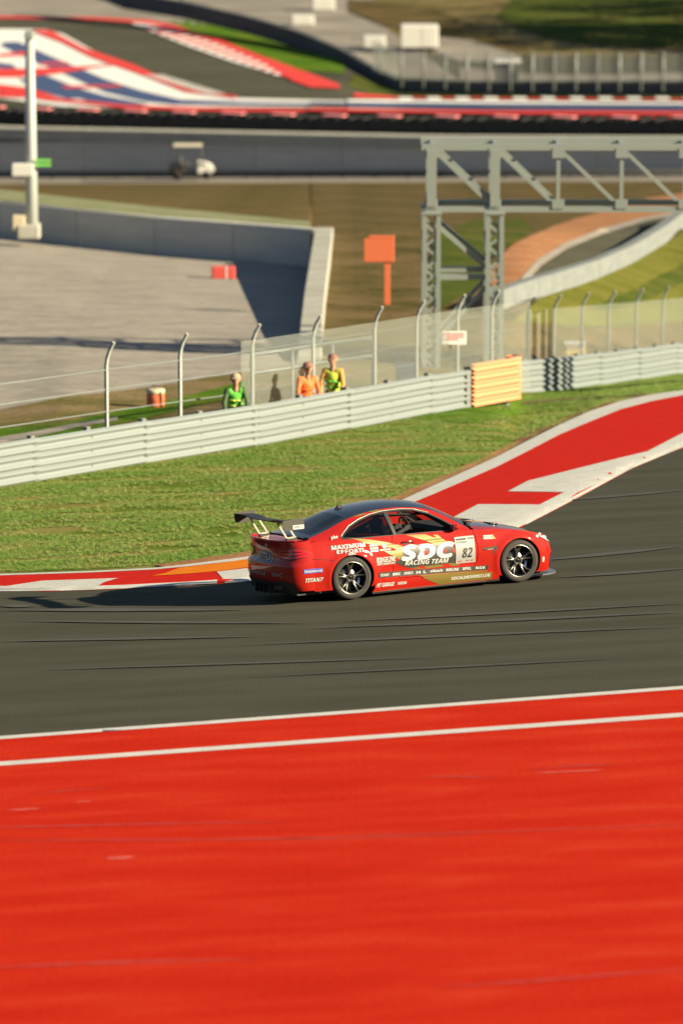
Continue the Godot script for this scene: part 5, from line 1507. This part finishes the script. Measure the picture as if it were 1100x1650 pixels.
func build_wing() -> void:
	var w := Node3D.new()
	w.name = "rear_wing"
	car.add_child(w, true)
	var foil := [[-0.155, .030], [-0.12, .014], [-0.05, -.004], [0.05, -.010], [0.115, -.004], [0.135, .006], [0.125, .016], [0.05, .018], [-0.05, .022], [-0.12, .030]]
	var st := begin(true)
	for k in range(16):
		var z0 := lerpf(-0.90, 0.90, k / 16.0)
		var z1 := lerpf(-0.90, 0.90, (k + 1) / 16.0)
		for i in foil.size():
			var a: Array = foil[i]
			var b: Array = foil[(i + 1) % foil.size()]
			var d0 := -0.03 * (1.0 - smoothstep(0.35, 0.55, absf(z0)))
			var d1 := -0.03 * (1.0 - smoothstep(0.35, 0.55, absf(z1)))
			quad(st, Vector3(-0.92 + a[0], 1.235 + a[1] + d0, z0), Vector3(-0.92 + b[0], 1.235 + b[1] + d0, z0), Vector3(-0.92 + b[0], 1.235 + b[1] + d1, z1), Vector3(-0.92 + a[0], 1.235 + a[1] + d1, z1))
	cpart("main_plane", done(st), M.wing_black, w)
	for s in [1.0, -1.0]:
		var shape := [[-1.085, 1.275], [-1.08, 1.18], [-1.06, 1.13], [-1.01, 1.118], [-0.77, 1.128], [-0.745, 1.15], [-0.742, 1.285], [-0.77, 1.295]]
		var e := begin()
		for i in shape.size():
			var a: Array = shape[i]
			var b: Array = shape[(i + 1) % shape.size()]
			quad(e, Vector3(a[0], a[1], 0.90 * s - 0.006), Vector3(b[0], b[1], 0.90 * s - 0.006), Vector3(b[0], b[1], 0.90 * s + 0.006), Vector3(a[0], a[1], 0.90 * s + 0.006))
			if i > 0 and i < shape.size() - 1:
				for o in [-0.006, 0.006]: tri(e, Vector3(shape[0][0], shape[0][1], 0.90 * s + o), Vector3(a[0], a[1], 0.90 * s + o), Vector3(b[0], b[1], 0.90 * s + o))
		cpart("end_plate", done(e), M.end_plate, w)
		# upright: an aluminium plate with a large cut-out
		var z: float = 0.50 * s
		var up := [Vector3(-0.845, .955, z), Vector3(-0.99, 1.205, z), Vector3(-0.87, 1.215, z), Vector3(-0.715, .965, z)]
		var u := begin()
		for q in [[0, 1, 0.026], [1, 2, 0.024], [2, 3, 0.026], [3, 0, 0.05]]:
			var a: Vector3 = up[q[0]]
			var b: Vector3 = up[q[1]]
			var d := (b - a).normalized()
			add_box(u, (a + b) * 0.5, Vector3(q[2], a.distance_to(b) + q[2] * 0.6, 0.012), Basis(Vector3(d.y, -d.x, 0), d, Vector3(0, 0, 1)))
		cpart("upright", done(u), M.silver, w)
		cpart("foot", bevel_box(Vector3(-0.78, 0.945, z), Vector3(0.18, 0.035, 0.06), 0.008), M.trim, w)

func build_livery() -> void:
	var B := [6.875, 600.0, 850.0]
	var dec := func(called: String, pts: Array, m: Material, off: float): decal(called, pts, m, off, 0.9, 6.875, 600.0, 850.0)
	# gold sweeps
	dec.call("gold_stripe", [[-280, 116], [-120, 128], [0, 138], [160, 165], [265, 190], [340, 205], [350, 250], [330, 330], [305, 360], [255, 330], [130, 262], [262, 258], [262, 235], [130, 212], [0, 190], [-60, 178], [-180, 132]], M.gold, 0.003)
	dec.call("gold_stripe", [[395, 88], [610, 78], [690, 112], [730, 112], [690, 84], [740, 84], [820, 150], [900, 160], [890, 182], [700, 192], [560, 135]], M.gold, 0.003)
	dec.call("dark_patch", [[250, 385], [330, 345], [340, 215], [395, 196], [870, 176], [940, 260], [935, 395], [860, 404], [600, 442], [430, 452], [330, 425]], M.decal_grey, 0.003)
	dec.call("gold_stripe", [[430, 452], [600, 428], [850, 394], [960, 392], [975, 420], [800, 432], [560, 462]], M.gold, 0.0045)
	dec.call("red_patch", [[500, 432], [560, 424], [620, 452], [560, 458]], M.decal_red, 0.006)
	dec.call("red_patch", [[770, 408], [850, 398], [880, 425], [810, 432]], M.decal_red, 0.006)
	for q in [[[562, 262], [625, 258], [620, 298], [556, 302]], [[770, 250], [835, 248], [800, 290]], [[880, 245], [925, 243], [925, 275], [885, 278]]]:
		dec.call("red_patch", q, M.decal_red, 0.006)
	side_text("SDC", 647.5, 903, 727.5, 897.5, 22.5, 0.22, M.decal_white, 0.009, M.decal_black)
	for q in [Vector2(0.018, 0), Vector2(-0.018, 0), Vector2(0, 0.05), Vector2(0, -0.05)]:
		print_text("SDC", car_xy(647.5, 903), car_xy(727.5, 897.5), 22.5 / 104.0, 0.22, M.decal_white, 0.0095 + q.x * 0.02 + q.y * 0.01, func(x: float, y: float, o: float): return side_pt(x, y, o), 0.0, q)
	side_text("RACING TEAM", 652.5, 911, 721.5, 906.5, 7.2, 0.3, M.decal_white, 0.009, M.decal_black)
	# sponsor strip
	decal("black_strip", [[608.7, 922.7], [681, 917.6], [744, 914], [787, 910.5], [786.5, 918], [742.5, 921], [681.5, 926], [609.5, 931.5]], M.decal_black, 0.004)
	for q in [["TITAN7", 612, 929.2, 627, 928.1], ["BMC", 633.5, 927.6, 646, 926.7], ["SPARCO", 652, 926.2, 666, 925.2], ["H L", 672, 924.8, 688, 923.6], ["eibach", 694.5, 922.6, 714, 921.2], ["REDLINE", 720, 920.8, 740, 919.5], ["XPEL", 746, 918.9, 760, 918], ["NGK", 767, 917.4, 782, 916.4]]:
		side_text(q[0], q[1], q[2], q[3], q[4], 4.2, 0.1, M.decal_white, 0.007)
	# gold sill with the club's name
	decal("gold_sill", [[682, 930], [740, 924.5], [794, 921], [794.5, 932.5], [745, 938], [712, 942], [700, 938], [690, 934]], M.gold, 0.019, 0.93)
	decal("gold_sill", [[676, 927.5], [700, 925.2], [786, 918.8], [786, 920.5], [700, 928], [684, 929]], M.gold, 0.0045, 0.92)
	side_text("SOCALDRIVERSCLUB", 728, 934.5, 789, 928.5, 4.6, 0.1, M.decal_white, 0.022)
	side_text("PIT GARAGE", 606.5, 946.2, 635, 943.6, 6.0, 0.2, M.decal_white, 0.018, M.decal_black)
	side_text("RADIUM", 641.5, 942, 655.5, 940.8, 4.2, 0.1, M.decal_white, 0.018)
	side_text("RIDGELINE", 606.5, 907, 637, 904, 8.0, 0.0, M.decal_white, 0.006, M.decal_black)
	side_text("MOTORSPORT", 607, 911.2, 637, 908.3, 3.2, 0.0, M.decal_white, 0.006, M.decal_black)
	side_text("MAXIMUM", 535, 886.5, 588, 881.0, 6.3, 0.1, M.decal_white, 0.006, M.decal_black)
	side_text("EFFORT!", 542.5, 893, 584.5, 889.0, 5.6, 0.1, M.decal_white, 0.006, M.decal_black)
	side_text("SDC", 559.5, 894.6, 571.5, 893.4, 3.0, 0.0, M.decal_white, 0.006)
	side_text("pbe", 537.5, 871.5, 548, 869.6, 6.5, 0.2, M.decal_white, 0.006)
	side_text("TITAN7", 492, 939.2, 519.5, 936.5, 6.2, 0.3, M.decal_white, 0.006, M.decal_black)
	decal("blue_label", [[489.5, 917.8], [519.5, 915.2], [520.2, 922], [490, 925.2]], M.decal_blue, 0.005)
	side_text("Motorworld", 491.5, 923.6, 518.5, 921.0, 4.2, 0.0, M.decal_white, 0.008)
	decal("white_label", [[596, 878.5], [608.5, 877.5], [609.5, 888.5], [597, 889.5]], M.decal_white, 0.005)
	decal("red_patch", [[597.4, 880], [607.4, 879.2], [608.2, 887.2], [598.2, 888]], M.decal_red, 0.006)
	side_text("N", 600.5, 886.2, 605, 885.8, 5.0, 0.0, M.decal_white, 0.008)
	var disc := []
	for i in 12: disc.append([619.8 + 3.4 * cos(TAU * i / 12), 880.2 + 3.6 * sin(TAU * i / 12)])
	decal("white_label", disc, M.decal_white, 0.006)
	side_text("MARRAKESH", 612.5, 888.0, 630, 886.2, 2.6, 0.0, M.decal_white, 0.006)
	# number board
	decal("number_board", [[733, 866.5], [764, 863.2], [766.2, 905.4], [735.2, 908.5]], M.decal_silver, 0.011)
	for q in [[[735, 868.6], [751, 866.9], [751.2, 870.4], [735.2, 872]], [[735.3, 873.4], [752, 871.6], [752.2, 874.6], [735.5, 876.4]], [[754, 866.6], [763, 865.7], [763.2, 868.2], [754.2, 869.2]]]:
		decal("board_print", q, M.decal_black if q[0][0] < 740 else M.decal_grey, 0.013)
	side_text("82", 744, 899.0, 759.5, 897.2, 15.0, 0.22, M.decal_black, 0.014)
	for q in [[738, 905.4, 745], [751, 904.2, 755], [758, 903.4, 763]]:
		decal("board_print", [[q[0], q[1]], [q[2], q[1] - 0.7], [q[2], q[1] - 2.2], [q[0], q[1] - 1.5]], M.decal_red, 0.013)
	decal("white_label", [[777.5, 862.6], [793, 861.6], [797, 868], [778, 869]], M.decal_silver, 0.005, 0.87)
	decal("gold_stripe", [[790, 864], [793, 861.6], [797, 868], [793, 868.2]], M.gold, 0.007, 0.87)
	decal("white_label", [[871, 897], [876, 896.2], [876.5, 904], [871.5, 905]], M.decal_white, 0.006, 0.86)
	# small label on the end plate
	var ep := begin()
	add_box(ep, Vector3(-0.835, 1.165, 0.908), Vector3(0.18, 0.062, 0.003))
	cpart("white_label", done(ep), M.decal_white)
	print_text("SPLC", Vector2(-0.91, 1.148), Vector2(-0.765, 1.148), 0.036, 0.2, M.decal_black, 0.0, func(x: float, y: float, _o: float): return Vector3(x, y, 0.911))

# ---------------------------------------------------------------- people, trees, grass
func smin(a: float, b: float, k: float) -> float:
	var h := maxf(k - absf(a - b), 0.0) / k
	return minf(a, b) - h * h * k * 0.25
func body_mesh(bones: Array, cell: float, blend := 0.03) -> ArrayMesh:
	# bones: [a, b, ra, rb, colour]; one continuous surface (surface nets over a smooth union of tapered capsules)
	var lo := Vector3(1e9, 1e9, 1e9)
	var hi := -lo
	for b in bones:
		var r := Vector3.ONE * (maxf(b[2], b[3]) + 0.05)
		lo = lo.min(b[0] - r).min(b[1] - r)
		hi = hi.max(b[0] + r).max(b[1] + r)
	var n := Vector3i(((hi - lo) / cell).ceil()) + Vector3i.ONE
	var field := PackedFloat32Array()
	field.resize(n.x * n.y * n.z)
	field.fill(1.0)
	for b in bones:
		var a: Vector3 = b[0]
		var d: Vector3 = b[1] - a
		var len2 := maxf(d.length_squared(), 1e-9)
		var r := Vector3.ONE * (maxf(b[2], b[3]) + 0.045)
		var p0 := Vector3i((((a.min(b[1]) - r) - lo) / cell).floor()).max(Vector3i.ZERO)
		var p1 := Vector3i((((a.max(b[1]) + r) - lo) / cell).ceil()).min(n - Vector3i.ONE)
		for z in range(p0.z, p1.z + 1):
			for y in range(p0.y, p1.y + 1):
				for x in range(p0.x, p1.x + 1):
					var p := lo + Vector3(x, y, z) * cell
					var t := clampf((p - a).dot(d) / len2, 0.0, 1.0)
					var s: float = (p - a - d * t).length() - lerpf(b[2], b[3], t)
					var i := x + n.x * (y + n.y * z)
					field[i] = smin(field[i], s, blend)
	var at := {}
	var verts := PackedVector3Array()
	var cols := PackedColorArray()
	var corner := [Vector3i(0, 0, 0), Vector3i(1, 0, 0), Vector3i(0, 1, 0), Vector3i(1, 1, 0), Vector3i(0, 0, 1), Vector3i(1, 0, 1), Vector3i(0, 1, 1), Vector3i(1, 1, 1)]
	var edges := [[0, 1], [2, 3], [4, 5], [6, 7], [0, 2], [1, 3], [4, 6], [5, 7], [0, 4], [1, 5], [2, 6], [3, 7]]
	for z in n.z - 1:
		for y in n.y - 1:
			for x in n.x - 1:
				var base := x + n.x * (y + n.y * z)
				if field[base] > 0.12: continue
				var v := []
				var inside := 0
				for c in corner:
					var s := field[base + c.x + n.x * (c.y + n.y * c.z)]
					v.append(s)
					if s < 0: inside += 1
				if inside == 0 or inside == 8: continue
				var sum := Vector3.ZERO
				var cnt := 0
				for e in edges:
					var s0: float = v[e[0]]
					var s1: float = v[e[1]]
					if (s0 < 0) != (s1 < 0):
						sum += Vector3(corner[e[0]]).lerp(Vector3(corner[e[1]]), s0 / (s0 - s1))
						cnt += 1
				var p := lo + (Vector3(x, y, z) + sum / cnt) * cell
				at[base] = verts.size()
				verts.append(p)
				var best := 1e9
				var col := Color.WHITE
				for b in bones:
					var d: Vector3 = b[1] - b[0]
					var t := clampf((p - b[0]).dot(d) / maxf(d.length_squared(), 1e-9), 0.0, 1.0)
					var s: float = (p - b[0] - d * t).length() - lerpf(b[2], b[3], t)
					if s < best:
						best = s
						col = b[4]
				cols.append(col)
	var idx := PackedInt32Array()
	var step := [1, n.x, n.x * n.y]
	for base in at:
		for ax in 3:
			var u: int = step[(ax + 1) % 3]
			var w: int = step[(ax + 2) % 3]
			var s0 := field[base]
			var s1 := field[base + step[ax]]
			if (s0 < 0) == (s1 < 0): continue
			if not (at.has(base - u) and at.has(base - w) and at.has(base - u - w)): continue
			var q := [at[base], at[base - u], at[base - u - w], at[base - w]]
			if s0 < 0: q.reverse()
			idx.append_array(PackedInt32Array([q[0], q[1], q[2], q[0], q[2], q[3]]))
	var st := SurfaceTool.new()
	st.begin(Mesh.PRIMITIVE_TRIANGLES)
	for i in verts.size():
		st.set_smooth_group(0)
		st.set_color(cols[i])
		st.add_vertex(verts[i])
	for i in idx: st.add_index(i)
	st.generate_normals()
	return st.commit()
func marshal(label: String, foot: Vector3, turn: float, k: Dictionary) -> void:
	# a standing figure leaning a little towards the rail; faces +x before it is turned
	var t := thing("person", label, "person", foot, turn)
	var lean: float = k.lean
	var skin: Color = k.skin
	var hip := Vector3(0, 0.86, 0)
	var up := Vector3(sin(lean), cos(lean), 0)
	var chest := hip + up * 0.36
	var neck := hip + up * 0.56
	var head := neck + Vector3(sin(lean * 0.4), cos(lean * 0.4), 0) * 0.17
	var B := []
	for s in [-1.0, 1.0]:
		var kn := Vector3(0.07, 0.47, s * 0.11)
		B.append([hip + Vector3(0, -0.02, s * 0.09), kn, 0.095, 0.066, k.trousers])
		B.append([kn, Vector3(-0.02, 0.09, s * 0.12), 0.064, 0.046, k.trousers])
		B.append([Vector3(-0.04, 0.05, s * 0.12), Vector3(0.16, 0.035, s * 0.13), 0.045, 0.034, k.shoes])
		var sh: Vector3 = neck + Vector3(-0.01, -0.065, s * 0.175)
		var el: Vector3 = sh + Vector3(0.06 + 0.05 * k.arm, -0.25, s * 0.06)
		var wr: Vector3 = el + Vector3(0.20 * k.arm + 0.03, -0.13 - 0.1 * (1.0 - k.arm), -s * 0.03)
		B.append([sh, el, 0.058, 0.045, k.sleeve])
		B.append([el, wr, 0.043, 0.031, skin if k.short else k.sleeve])
		var hd := (wr - el).normalized()
		B.append([wr, wr + hd * 0.075, 0.030, 0.034, skin])
		for f in 4:
			var o := Vector3(0, 0.0, (f - 1.5) * 0.019)
			var p: Vector3 = wr + hd * 0.09 + o
			B.append([p, p + hd * (0.045 + 0.008 * (1 if f == 1 or f == 2 else 0)) + Vector3(0.01, -0.018, 0), 0.0105, 0.009, skin])
		B.append([wr + hd * 0.03, wr + hd * 0.065 + Vector3(0.035, 0.012, -s * 0.035), 0.014, 0.011, skin])
	B.append([hip + Vector3(0, -0.02, -0.06), hip + Vector3(0, -0.02, 0.06), 0.115, 0.115, k.trousers])
	B.append([hip + up * 0.05, chest, 0.125, 0.14, k.shirt])
	B.append([hip + up * 0.07 + Vector3(0.03, 0, 0), hip + up * 0.2 + Vector3(0.03, 0, 0), 0.12, 0.12, k.shirt])
	for s in [-1.0, 1.0]: B.append([chest + Vector3(0, 0, s * 0.05), neck + Vector3(-0.01, -0.075, s * 0.14), 0.125, 0.066, k.shirt])
	B.append([neck + Vector3(0, -0.05, 0), head + Vector3(-0.01, -0.04, 0), 0.056, 0.054, skin])
	B.append([head + Vector3(-0.015, 0.025, 0), head + Vector3(0.012, 0.02, 0), 0.098, 0.092, skin])
	B.append([head + Vector3(0.03, -0.05, 0), head + Vector3(0.045, -0.075, 0), 0.062, 0.045, skin])
	B.append([head + Vector3(0.095, 0.012, 0), head + Vector3(0.112, -0.018, 0), 0.013, 0.016, skin])
	for s in [-1.0, 1.0]: B.append([head + Vector3(-0.01, 0.02, s * 0.095), head + Vector3(-0.01, -0.02, s * 0.092), 0.02, 0.014, skin])
	part("body", body_mesh(B, 0.017), M.people, t)
	# face
	for s in [-1.0, 1.0]:
		part("eye", lathe([[0, -0.010], [0.008, -0.006], [0.011, 0.0], [0.008, 0.006], [0, 0.010]], 8), M.cabin_eye, t, Transform3D(Basis(), head + Vector3(0.090, 0.022, s * 0.034)))
	part("mouth", bevel_box(head + Vector3(0.092, -0.058, 0), Vector3(0.012, 0.010, 0.044), 0.003), M.lips, t)
	# cap and vest
	var cap := grid(func(u: float, v: float):
		var a := u * TAU
		var q := v * PI * 0.5
		return head + Vector3(-0.012 + 0.112 * cos(a) * cos(q), 0.05 + 0.085 * sin(q), 0.106 * sin(a) * cos(q)), 20, 6)
	part("cap", cap, k.cap, t)
	part("cap_peak", grid(func(u: float, v: float):
		var a := lerpf(-1.1, 1.1, u)
		return head + Vector3(-0.012 + (0.108 + 0.075 * v) * cos(a), 0.052 - 0.015 * v, 0.104 * sin(a)), 10, 3), k.cap, t)
	var vest := []
	vest.append([hip + up * 0.03, chest, 0.137, 0.152, Color.WHITE])
	vest.append([hip + up * 0.06 + Vector3(0.03, 0, 0), hip + up * 0.2 + Vector3(0.03, 0, 0), 0.13, 0.13, Color.WHITE])
	for s in [-1.0, 1.0]: vest.append([chest + Vector3(0, 0, s * 0.05), neck + Vector3(-0.01, -0.075, s * 0.115), 0.136, 0.070, Color.WHITE])
	part("vest", body_mesh(vest, 0.02), k.vest, t)
	for e in [0.14, 0.27]:
		var ring := []
		for i in 25:
			var a := TAU * i / 24.0
			ring.append(hip + up * float(e) + Vector3(cos(a) * 0.165 + 0.012, 0, sin(a) * 0.168))
		part("reflective_band", tube(ring, 0.02, 5), k.band, t)
func build_people() -> void:
	var m := mat("people", Color.WHITE, 0.8)
	m.vertex_color_use_as_albedo = true
	mat("cabin_eye", lin(.02, .015, .012), 0.3)
	mat("lips", lin(.30, .12, .10), 0.6)
	mat("vest_green", lin(.10, .46, .05), 0.7)
	mat("vest_orange", lin(.80, .16, .03), 0.7)
	mat("vest_lime", lin(.42, .52, .05), 0.7)
	mat("band_lime", lin(.55, .66, .10), 0.5)
	mat("band_silver", lin(.6, .6, .58), 0.4)
	mat("cap_tan", lin(.38, .26, .17), 0.9)
	mat("cap_brown", lin(.22, .11, .08), 0.9)
	var skin := Color(.36, .20, .13)
	var dark := Color(.03, .035, .05)
	marshal("marshal in bright green vest and tan cap behind the guard rail", on_hill(379, 718) + Vector3(0, -0.12, 0), -1.5, {"lean": 0.42, "skin": skin, "trousers": dark, "shoes": Color(.02, .02, .02), "sleeve": Color(.05, .10, .04), "shirt": Color(.05, .10, .04), "short": false, "arm": 0.25, "cap": M.cap_tan, "vest": M.vest_green, "band": M.band_lime})
	marshal("marshal in orange vest and brown cap beside the hand rail", on_hill(491, 697) + Vector3(0, -0.16, 0), -1.2, {"lean": 0.30, "skin": skin, "trousers": dark, "shoes": Color(.02, .02, .02), "sleeve": Color(.70, .17, .06), "shirt": Color(.70, .17, .06), "short": false, "arm": 0.2, "cap": M.cap_brown, "vest": M.vest_orange, "band": M.vest_orange})
	marshal("marshal in lime vest over orange shirt next to the one in orange", on_hill(538, 689) + Vector3(0, -0.10, 0), -1.8, {"lean": 0.22, "skin": skin, "trousers": dark, "shoes": Color(.02, .02, .02), "sleeve": Color(.55, .27, .07), "shirt": Color(.55, .27, .07), "short": false, "arm": 0.3, "cap": M.cap_brown, "vest": M.vest_lime, "band": M.vest_green})
	# driver in the coupe, on the left-hand seat
	var d := thing("person", "driver in dark suit and grey helmet inside the red coupe", "person")
	d.transform = Transform3D(Basis(CAR_F, UPN, CAR_R), CAR_O)
	var suit := Color(.03, .03, .034)
	var B := []
	var hip := Vector3(0.98, 0.42, -0.36)
	var neck := Vector3(0.84, 0.93, -0.36)
	B.append([hip, hip.lerp(neck, 0.6), 0.14, 0.15, suit])
	for s in [-1.0, 1.0]:
		B.append([hip.lerp(neck, 0.6), neck + Vector3(0, -0.06, s * 0.15), 0.12, 0.07, suit])
		B.append([hip + Vector3(0, 0, s * 0.09), Vector3(1.40, 0.56, -0.36 + s * 0.13), 0.09, 0.065, suit])
		B.append([Vector3(1.40, 0.56, -0.36 + s * 0.13), Vector3(1.76, 0.34, -0.36 + s * 0.10), 0.062, 0.048, suit])
		B.append([neck + Vector3(0, -0.06, s * 0.17), Vector3(1.10, 0.72, -0.36 + s * 0.25), 0.058, 0.046, suit])
		B.append([Vector3(1.10, 0.72, -0.36 + s * 0.25), Vector3(1.42, 0.86, -0.36 + s * 0.17), 0.044, 0.034, suit])
		for f in 4: B.append([Vector3(1.44, 0.84 + f * 0.02, -0.36 + s * 0.17), Vector3(1.51, 0.85 + f * 0.02, -0.36 + s * 0.165), 0.014, 0.011, suit])
		B.append([Vector3(1.43, 0.88, -0.36 + s * 0.16), Vector3(1.50, 0.92, -0.36 + s * 0.14), 0.014, 0.011, suit])
	B.append([neck + Vector3(0, -0.05, 0), neck + Vector3(0.02, 0.08, 0), 0.06, 0.07, suit])
	B.append([neck + Vector3(0.02, 0.12, 0), neck + Vector3(0.04, 0.14, 0), 0.10, 0.10, skin])
	part("body", body_mesh(B, 0.018), M.people, d)
	part("helmet", body_mesh([[neck + Vector3(0.005, 0.15, 0), neck + Vector3(0.03, 0.15, 0), 0.135, 0.13, Color(.30, .29, .28)], [neck + Vector3(0.08, 0.07, 0), neck + Vector3(0.09, 0.07, 0), 0.075, 0.075, Color(.30, .29, .28)]], 0.018), M.people, d)
	part("visor", grid(func(u: float, v: float):
		var a := lerpf(-1.2, 1.2, u)
		return neck + Vector3(0.03 + 0.136 * cos(a), 0.13 + 0.085 * v, 0.136 * sin(a)), 12, 4), M.glass_dark_visor, d)
func shade_tree(foot: Vector3, h: float, sd: int, label: String) -> void:
	var t := thing("added_shade_tree", label, "tree", foot, 0.0, "trees added out of view to shade the upper hill")
	rng.seed = sd
	var tr := begin(true)
	add_tube(tr, [Vector3(0, -0.5, 0), Vector3(0.1, h * 0.2, 0), Vector3(-0.1, h * 0.45, 0.1), Vector3(0, h * 0.75, 0)], h * 0.04, 8, h * 0.012)
	for i in 7:
		var a := TAU * i / 7.0
		var y := h * rng.randf_range(0.25, 0.5)
		add_tube(tr, [Vector3(0, y, 0), Vector3(cos(a) * h * 0.15, y + h * 0.12, sin(a) * h * 0.15), Vector3(cos(a) * h * 0.3, y + h * 0.18, sin(a) * h * 0.3)], h * 0.015, 6, h * 0.004)
	part("trunk", done(tr), M.bark, t)
	var st := begin()
	var clumps := []
	for i in 34:
		var a := rng.randf() * TAU
		var r := sqrt(rng.randf()) * h * 0.36
		clumps.append([Vector3(cos(a) * r, h * rng.randf_range(0.32, 0.92) - r * 0.25, sin(a) * r), h * rng.randf_range(0.08, 0.14)])
	for c in clumps:
		for i in 130:
			var d := Vector3(rng.randfn(), rng.randfn(), rng.randfn()).normalized() * float(c[1]) * pow(rng.randf(), 0.4)
			var p: Vector3 = c[0] + d
			var u := Vector3(rng.randfn(), rng.randfn(), rng.randfn()).normalized() * 0.14
			var v := u.cross(Vector3(rng.randfn(), rng.randfn(), rng.randfn())).normalized() * 0.09
			quad(st, p - u, p + v, p + u, p - v)
	part("crown", done(st), M.leaves, t)
func build_plants() -> void:
	mat("bark", lin(.10, .075, .05), 0.9)
	var lm := mat("leaves", lin(.05, .085, .02), 0.8)
	lm.backlight_enabled = true
	lm.backlight = lin(.10, .16, .03)
	var k := 0
	for e in [[1215, 62, 9.0], [1290, 50, 10.5], [1262, 85, 8.0], [1370, 70, 11.0], [1330, 20, 10.0]]:  # trees out of view, added to cast shade over the upper hill
		shade_tree(on_hill(e[0], e[1]), e[2], 70 + k, "leafy tree added out of view to shade the upper hill")
		k += 1
	# grass tufts on the verge: too many to count
	var blade := begin()
	for i in 7:
		var a := i * 2.4
		var d := Vector3(cos(a), 0, sin(a))
		var s := Vector3(-sin(a), 0, cos(a)) * 0.006
		var b := d * 0.03
		quad(blade, b - s, b + s, b + d * 0.03 + s * 0.6 + Vector3(0, 0.05, 0), b + d * 0.03 - s * 0.6 + Vector3(0, 0.05, 0))
		tri(blade, b + d * 0.03 - s * 0.6 + Vector3(0, 0.05, 0), b + d * 0.03 + s * 0.6 + Vector3(0, 0.05, 0), b + d * 0.085 + Vector3(0, 0.085, 0))
	var bm := done(blade)
	var gm := mat("blades", Color.WHITE, 0.9)
	gm.vertex_color_use_as_albedo = true
	gm.backlight_enabled = true
	gm.backlight = Color(0.25, 0.3, 0.1)
	var noise := FastNoiseLite.new()
	noise.seed = 9
	noise.frequency = 0.35
	var mm := MultiMesh.new()
	mm.transform_format = MultiMesh.TRANSFORM_3D
	mm.use_colors = true
	mm.mesh = bm
	rng.seed = 44
	var spots := []
	for i in 62000:
		var px := rng.randf_range(-40, 1140)
		var v := rng.randf()
		var a := row_point(0, px)
		var b := row_point(1, px)
		var p := a.lerp(b, 0.03 + 0.97 * v)
		var q := noise.get_noise_2d(p.x * 1.0, p.z * 2.2)
		if q < -0.15 + rng.randf_range(-0.25, 0.25): continue
		spots.append([p, q])
	mm.instance_count = spots.size()
	for i in spots.size():
		var q: float = spots[i][1]
		var s := rng.randf_range(0.4, 0.95)
		mm.set_instance_transform(i, Transform3D(Basis().rotated(Vector3.UP, rng.randf() * TAU).scaled(Vector3(s, s * rng.randf_range(0.3, 0.65), s)), spots[i][0]))
		var green := Color(.085, .165, .014).lerp(Color(.13, .22, .03), rng.randf())
		mm.set_instance_color(i, green.lerp(Color(.33, .29, .11), clampf(0.18 - q * 1.0 + rng.randf_range(-0.2, 0.3), 0, 0.85)))
	var gi := MultiMeshInstance3D.new()
	gi.name = "grass"
	gi.multimesh = mm
	gi.material_override = gm
	add_child(gi)
	tag(gi, "short green and straw grass growing on the verge behind the kerb", "grass", "", "stuff")

func _ready() -> void:
	# camera, sky, sun, exposure
	var cam := Camera3D.new()
	cam.name = "camera"
	add_child(cam)
	cam.position = Vector3(0, CAM_H, 0)
	cam.rotation.x = -PITCH
	cam.fov = rad_to_deg(2.0 * atan(825.0 / FOCAL))
	cam.near = 1.0
	cam.far = 6000.0
	cam.current = true
	var lens := CameraAttributesPhysical.new()
	lens.frustum_focal_length = 12.0 * FOCAL / 825.0
	lens.frustum_focus_distance = 75.0
	lens.frustum_near = 1.0
	lens.frustum_far = 6000.0
	lens.exposure_aperture = 0.85
	cam.attributes = lens
	var env := Environment.new()
	env.background_mode = Environment.BG_SKY
	var sky_mat := ProceduralSkyMaterial.new()
	sky_mat.sky_top_color = Color(0.36, 0.46, 0.58)
	sky_mat.sky_horizon_color = Color(0.67, 0.70, 0.71)
	sky_mat.sky_curve = 0.12
	sky_mat.ground_bottom_color = Color(0.25, 0.24, 0.18)
	sky_mat.ground_horizon_color = Color(0.5, 0.5, 0.45)
	sky_mat.sun_angle_max = 1.0
	var sky := Sky.new()
	sky.sky_material = sky_mat
	env.sky = sky
	env.background_energy_multiplier = 0.38
	env.tonemap_mode = Environment.TONE_MAPPER_LINEAR
	env.tonemap_exposure = 2.85
	env.sdfgi_enabled = true
	env.ssao_enabled = true
	env.ssil_enabled = true
	var we := WorldEnvironment.new()
	we.name = "world_environment"
	we.environment = env
	add_child(we)
	var sun := DirectionalLight3D.new()
	sun.name = "sun"
	sun.light_energy = 1.6
	sun.light_color = Color(1.0, 0.93, 0.78)
	sun.light_angular_distance = 0.5
	sun.shadow_enabled = true
	add_child(sun)
	sun.look_at_from_position(SUN * 100.0, Vector3.ZERO, Vector3.UP)
	rng.seed = 1
	build_materials()
	setup_rows()
	build_ground()
	build_barriers()
	build_far()
	build_car()
	build_people()
	build_plants()
